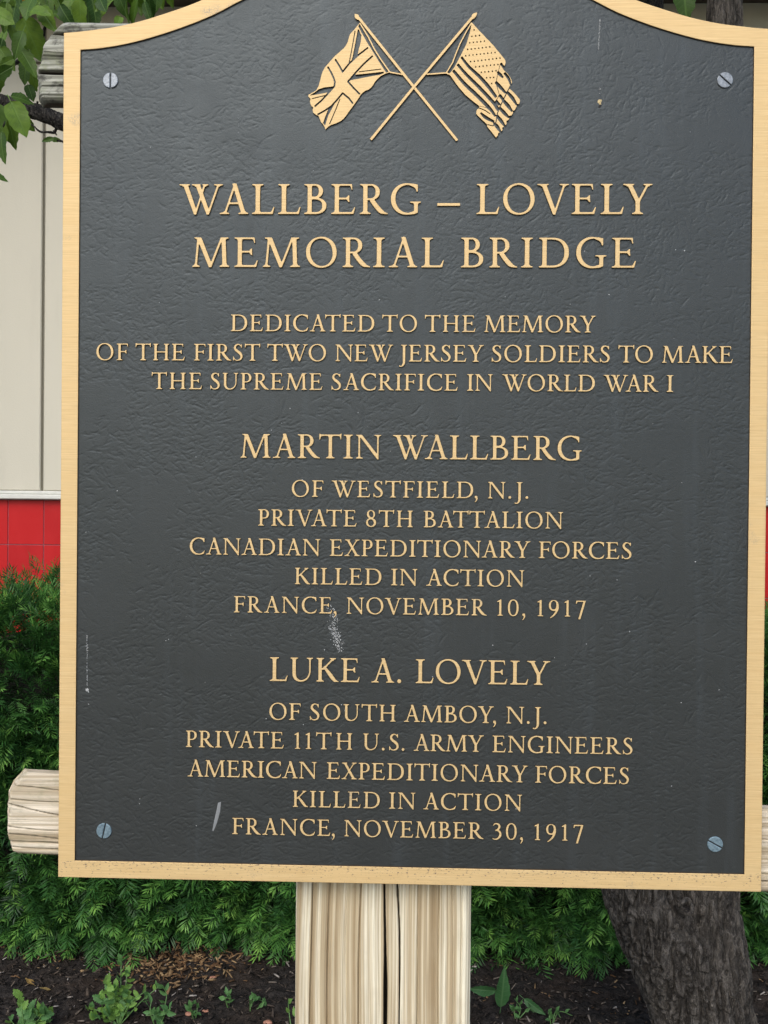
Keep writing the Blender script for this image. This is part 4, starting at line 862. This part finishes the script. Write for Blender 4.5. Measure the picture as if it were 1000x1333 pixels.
def sprigs(n_, off, zlo, zhi, xlo, xhi, tint, top=False, size=1.4, nn=30):
    x = rng.uniform(xlo, xhi, n_)
    if top: y = rng.uniform(1.60, 2.3, n_); z = top_h(x)-.25*np.clip((y-2.1), 0, 1)-.1*np.clip(1.8-y, 0, 1)+rng.uniform(-.08,.02,n_)
    else: z = rng.uniform(zlo, zhi, n_)*np.minimum(top_h(x), 1.2); y = front_y(x, z)+off*rng.random(n_)
    P0 = np.stack([x, y, z], 1)
    d = np.stack([rng.normal(0,.55,n_), -np.abs(rng.normal(.75,.3,n_)), rng.normal(.05,.45,n_)], 1)
    q = np.clip(z/top_h(x), 0, 1); d[:,2] += (q > .8)*.8*1.0-(q < .22)*.35
    if top: d[:,2] = np.abs(d[:,2])+.6; d[:,1] *= .5
    d /= np.linalg.norm(d, axis=1)[:,None]
    up = np.tile([0,0,1.0], (n_,1))+rng.normal(0,.35,(n_,3)); s = np.cross(d, up); s /= np.linalg.norm(s, axis=1)[:,None]; u = np.cross(s, d)
    szv = rng.uniform(.75,1.35,n_); L = size*szv*rng.uniform(.050,.075,n_); sag = rng.uniform(-.25,.25,n_)
    t = np.linspace(.05, 1, nn); k = np.arange(nn); side = np.where(k % 2, 1.0, -1.0)
    base = P0[:,None]+d[:,None]*(L[:,None,None]*t[None,:,None])+u[:,None]*(sag[:,None]*L[:,None]*t[None]**2)[:,:,None]
    open_ = np.interp(t, [0,.8,1], [1.05,.85,.30])
    jit = rng.normal(0,.16,(n_,nn)); sw = np.cos(open_)[None]+jit*.4
    rl = rng.normal(.25,.45,(n_,nn))
    nd = d[:,None]*np.cos(open_*1.0)[None,:,None]+(s[:,None]*(side[None]*np.cos(rl))[:,:,None]+u[:,None]*np.sin(rl)[:,:,None])*np.sin(open_)[None,:,None]+rng.normal(0,.07,(n_,nn,3))
    nd /= np.linalg.norm(nd, axis=2, keepdims=True)
    nl = size*(.75+.25*szv)[:,None]*.022*np.interp(t, [0,.3,.8,1], [.7,1,1,.65])[None]*rng.uniform(.8,1.15,(n_,nn))
    wv = np.cross(nd, u[:,None]*1.0+d[:,None]*.2); wv /= np.linalg.norm(wv, axis=2, keepdims=True)+1e-9
    w = .00135*size; up2 = np.cross(wv, nd)
    a = base; b = base+nd*(nl*.5)[:,:,None]+wv*w-up2*.0004; c_ = base+nd*nl[:,:,None]-up2*(nl*.10)[:,:,None]; e = base+nd*(nl*.5)[:,:,None]-wv*w-up2*.0004
    V = np.stack([a, b, c_, e], 2).reshape(-1, 3); i = np.arange(n_*nn)[:,None]*4; F = i+np.array([[0,1,2,3]])
    # stem as a thin strip
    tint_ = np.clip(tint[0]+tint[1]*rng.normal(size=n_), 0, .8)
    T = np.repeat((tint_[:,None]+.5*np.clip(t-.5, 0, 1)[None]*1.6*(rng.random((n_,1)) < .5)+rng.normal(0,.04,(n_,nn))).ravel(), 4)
    return V, F, np.clip(T, 0, 1)
A = [sprigs(2600, .10, .40, .98, -1.75, 1.75, (.33,.14)), sprigs(4300, .035, .05, 1.02, -1.75, 1.75, (.42,.14)), sprigs(2600, .12, .04, 1.0, -1.75, 1.75, (.28,.12)), sprigs(900, .18, .06, .95, -1.75, 1.75, (.12,.1), nn=26), sprigs(2300, 0, 0, 1, -1.75, 1.75, (.45,.15), top=True, nn=26), sprigs(750, .05, .03, .16, -1.75, 1.75, (.45,.15))]  # deeper layers get darker tints, painting the shade inside the hedge
V = np.vstack([a[0] for a in A]); F = []; o = 0
for a in A: F.append(a[1]+o); o += len(a[0])
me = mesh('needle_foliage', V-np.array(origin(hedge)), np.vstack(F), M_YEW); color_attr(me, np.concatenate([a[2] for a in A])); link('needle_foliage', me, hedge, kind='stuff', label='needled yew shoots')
M_CORE_SHADE = m_simple('yew_core_shade', (.020,.022,.012), .9, var=.4, scale=60, bump=.004)  # dark colour of the solid core paints the shade inside the hedge
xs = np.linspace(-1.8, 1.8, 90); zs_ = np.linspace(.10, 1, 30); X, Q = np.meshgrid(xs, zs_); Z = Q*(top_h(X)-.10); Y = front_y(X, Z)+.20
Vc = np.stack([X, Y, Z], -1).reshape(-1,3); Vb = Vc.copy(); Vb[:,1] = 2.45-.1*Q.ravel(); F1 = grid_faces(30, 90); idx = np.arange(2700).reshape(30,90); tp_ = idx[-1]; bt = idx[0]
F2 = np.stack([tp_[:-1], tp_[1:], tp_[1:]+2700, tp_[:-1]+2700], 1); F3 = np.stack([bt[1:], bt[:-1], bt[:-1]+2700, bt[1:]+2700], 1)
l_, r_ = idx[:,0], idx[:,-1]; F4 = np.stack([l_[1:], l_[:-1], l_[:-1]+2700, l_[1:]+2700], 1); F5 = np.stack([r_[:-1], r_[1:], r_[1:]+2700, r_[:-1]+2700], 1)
obj('inner_shade_core', np.vstack([Vc, Vb]), np.vstack([F1, F1[:, ::-1]+2700, F2, F3, F4, F5]), M_CORE_SHADE, hedge, smooth=True, label='solid dark core standing for the twiggy, shaded inside of the hedge')
for i in range(16):
    x = -1.6+i*.21+random.uniform(-.06,.06); y = 1.95+random.uniform(-.08,.1); Q = spline([(x,y,-.05),(x+random.uniform(-.05,.05),y-.03,.12),(x+random.uniform(-.1,.1),y-.1,.3)], 5); V, F = tube(Q, np.linspace(.016,.01,len(Q)), 8); obj('stem', V, F, M_BARK2, hedge, smooth=True)

# ------------------------------------------------------------------ ground litter and weeds
def chips(n_, cx, cy, sx, sy, lmin, lmax, uniform=False):
    if uniform: x = rng.uniform(cx-sx, cx+sx, n_); y = rng.uniform(cy-sy, cy+sy, n_)
    else: x = rng.normal(cx, sx, n_); y = rng.normal(cy, sy, n_)
    L = rng.uniform(lmin, lmax, n_); W2 = L*rng.uniform(.12,.4,n_); H = L*rng.uniform(.06,.16,n_)
    a = rng.uniform(0, 2*np.pi, n_); tl = rng.normal(0,.35,n_)
    d = np.stack([np.cos(a)*np.cos(tl), np.sin(a)*np.cos(tl), np.sin(tl)], 1); s = np.stack([-np.sin(a), np.cos(a), rng.normal(0,.3,n_)], 1); s /= np.linalg.norm(s, axis=1)[:,None]; u = np.cross(d, s)
    c_ = np.stack([x, y, soil_h(x, y)+.002+H*.3+np.abs(np.sin(tl))*L*.3], 1)
    V = []
    for i, (p, q_, r2) in enumerate([(-1,-1,-1),(1,-.5,-1),(1,.6,-1),(-1,1,-1),(-.85,-.8,1),(.8,-.5,1),(.9,.4,1),(-.8,.9,1)]):
        V.append(c_+d*(L*p*.5*rng.uniform(.8,1.1,n_))[:,None]+s*(W2*q_*.5)[:,None]+u*(H*r2*.5)[:,None])
    V = np.stack(V, 1).reshape(-1, 3); f = np.array([(0,3,2,1),(4,5,6,7),(0,1,5,4),(1,2,6,5),(2,3,7,6),(3,0,4,7)])
    return V, (np.arange(n_)[:,None,None]*8+f[None]).reshape(-1, 4)
def litter(name, sets, stops, tints, label):
    V, F = merge([s for s in sets]); n_ = len(V)//8; n = NT(name+'_mat'); t = n.attr(); c = n.ramp(t, stops); c = n.mix(n.ramp(n.noise(n.map((300,300,300)), 1, 4), [(.4,0),(.7,.4)]), c, stops[0][1])
    n.set(color=c, rough=.85, spec=.2); me = mesh(name, V, F, n.m); color_attr(me, np.repeat(tints(n_), 8)); link(name, me, kind='stuff', label=label)
litter('mulch', [chips(9000, 0, 1.45, 1.45, .42, .006, .022, True), chips(2500, 0, 1.25, 1.4, .22, .004, .012, True)], [(0,(.008,.007,.006)),(.6,(.040,.031,.025)),(.86,(.088,.068,.052)),(.95,(.18,.15,.12)),(1,(.42,.38,.34))], lambda m: rng.random(m)**1.15, 'dark shredded bark mulch littering the bed')
pc = at(232, 1252, 1.5)
litter('wood_chips', [chips(520, pc[0], 1.50, .085, .05, .008, .024), chips(160, pc[0]-.35, 1.55, .14, .05, .006, .018), chips(120, .75, 1.4, .4, .1, .006, .018)], [(0,(.05,.028,.014)),(.5,(.17,.095,.045)),(1,(.36,.25,.13))], lambda m: rng.random(m), 'orange brown wood chips under the hedge edge')
M_PEB = m_simple('pinkish_pebble', (.42,.20,.13), .7, var=.2, scale=150); M_DRY = m_leaf('dry_yellow_leaf', (.42,.26,.08), (.46,.33,.13), (.5,.4,.2))
def ground_at(px, py):
    d = CAM_R @ np.array([(px-500)/1200, (666.5-py)/1200, -1.0]); t = -CAM_L[2]/d[2]; p = CAM_L+d*t
    for _ in range(4): t = (float(soil_h(p[0], p[1]))-CAM_L[2])/d[2]; p = CAM_L+d*t
    return p
for px, py, s_, lb in ((277,1275,.009,'small pink pebble beside the wood chips'),(246,1322,.010,'flat orange pebble in front of the mulch'),(268,1318,.008,'pale pink pebble right of the orange one'),(349,1333,.011,'orange brown pebble nearest the post')):
    p = ground_at(px, py); a = np.linspace(0, 2*np.pi, 10, endpoint=False); V, F = [], []
    for j, (zz, rr_) in enumerate(((-.4,.6),(0,1),(.35,.8),(.5,.3))):
        V += [(p[0]+s_*rr_*math.cos(t)*(1+.2*math.sin(t*3+px)), p[1]+s_*.8*rr_*math.sin(t), p[2]+s_*.6*zz+.004) for t in a]
    F = [tuple(int(v) for v in f) for f in grid_faces(4, 10, True)]+[tuple(range(30,40))]
    tag(obj('pebble', V, F, M_PEB, smooth=True), lb, 'pebble', 'pebbles lying on the mulch')
DL = [mesh('fallen_leaf', *leaf_mesh(20+i, wide=.36, curl=-.15), M_DRY, smooth=True) for i in range(2)]
for px, py, s_, rz, lb in ((44,1286,.028,70,'round tan fallen leaf behind the left weeds'),(66,1293,.026,110,'yellow fallen leaf right of the tan one')):
    p = ground_at(px, py); tag(link('fallen_leaf', DL[0 if px < 50 else 1], None, (p[0], p[1], p[2]+.008), (R(12), R(8), R(rz)), s_), lb, 'fallen leaf', 'fallen leaves on the mulch')

M_WST = m_simple('weed_stem', (.10,.20,.06), .5)
def weed_leaf_mesh(kind, seed):
    if kind == 'toothed': V, F = leaf_mesh(seed, wide=.34, serr=.05, curl=.12, lobes=.05)
    elif kind == 'dock': V, F = leaf_mesh(seed, wide=.19, serr=.008, curl=.10)
    else: V, F = leaf_mesh(seed, wide=.28, serr=.01, curl=.2)
    return V, F
MW = {'light': m_leaf('light_weed_green', (.13,.27,.05), (.20,.36,.08), (.28,.42,.14)), 'mid': m_leaf('mid_weed_green', (.075,.19,.06), (.12,.26,.08), (.2,.34,.14)), 'dark': m_leaf('dock_green', (.045,.13,.045), (.065,.17,.055), (.14,.26,.11))}
WM = {(c_, k): [mesh('leaf', *weed_leaf_mesh(k, 40+i), MW[c_], smooth=True) for i in range(3)] for c_ in MW for k in ('toothed', 'dock', 'plain')}
def weed(px, py, stems, label, colr='mid', kind='toothed', name='weed', group=None):
    """stems: tip x, tip y in the photo, leaf count, leaf length"""
    p = ground_at(px, py); w = empty(name, tuple(p), label=label, cat='plant', group=group)
    for sx, sy, nl_, ll in stems:
        tipp = at(sx, sy, p[1]+random.uniform(-.03,.05)); mid = (p+tipp)/2+np.array([random.uniform(-.01,.01), random.uniform(-.02,.02), .01])
        Q = spline([p-np.array([0,0,.01]), mid, tipp], 6); V, F = tube(Q, np.linspace(.0016,.0008,len(Q)), 6); obj('stem', V, F, M_WST, w, smooth=True)
        for i in range(nl_):
            f = .25+.75*(i+.5)/nl_ if nl_ > 1 else .95; pt = Q[min(int(f*(len(Q)-1)), len(Q)-1)]
            a_ = random.choice((-1,1))*random.uniform(15,95) if i < nl_-2 else random.uniform(-40,40)
            c2 = colr if isinstance(colr, str) else random.choice(colr)
            leaf(pt, ll*random.uniform(.7,1.15), a_, tilt=random.uniform(-20,55), par=w, meshes=WM[(c2, kind)], roll=random.gauss(0,40))
    return w
weed(155,1330,[(158,1243,13,.021),(166,1262,9,.022),(135,1278,13,.024),(150,1285,13,.025),(128,1300,12,.024),(182,1300,9,.020),(146,1305,12,.026),(165,1310,10,.024),(112,1312,9,.020),(120,1328,9,.022),(190,1290,6,.018),(140,1325,10,.026),(210,1282,7,.018)],'bushy light green weed, the tallest one left of the post',['light','mid','light'],'toothed')
weed(205,1338,[(212,1284,5,.022),(198,1300,4,.022),(222,1312,5,.024),(205,1320,5,.026),(190,1322,4,.024)],'sprawling mid green weed right of the bushy one','mid','plain')
weed(35,1345,[(28,1294,5,.024),(22,1305,5,.022),(48,1315,7,.030),(60,1320,7,.032),(36,1318,6,.030),(70,1318,4,.024),(12,1325,4,.022)],'low toothed light green weed at the left edge',['mid','light'],'toothed')
weed(254,1326,[(252,1303,4,.020),(258,1308,3,.020),(250,1316,3,.020)],'small pale seedling in the middle of the mulch','mid','plain')
weed(298,1310,[(294,1294,4,.020),(300,1300,4,.020)],'round leaved seedling left of the post','mid','plain')
weed(326,1315,[(325,1303,3,.016),(343,1303,4,.020),(347,1312,3,.018)],'pair of tiny seedlings close to the post','mid','plain')
weed(381,1345,[(376,1300,2,.018),(382,1322,2,.02)],'thin upright seedling touching the left face of the post','light','plain')
weed(388,1240,[(386,1205,3,.024),(384,1222,4,.024),(378,1235,3,.02)],'small round leaved weed beside the post under the hedge','dark','plain')
dk = weed(652,1318,[],'broad leaved dock with one tall upright leaf right of the post')
for sx, sy, ll, a_, tl, k in ((652,1311,.098,4,12,0),(646,1290,.072,-78,20,1),(682,1300,.058,118,25,2)):
    leaf(at(sx, sy, dk.location.y-.01), ll, a_, tilt=tl, par=dk, meshes=WM[('dark','dock')], k=k, roll=0)
weed(672,1325,[(670,1300,4,.020),(675,1315,4,.022),(695,1318,3,.018)],'tiny seedlings right of the dock','mid','plain')
weed(718,1333,[(714,1318,3,.018),(730,1325,3,.018),(745,1322,2,.016)],'sparse seedlings in front of the hedge near the tree','mid','plain')
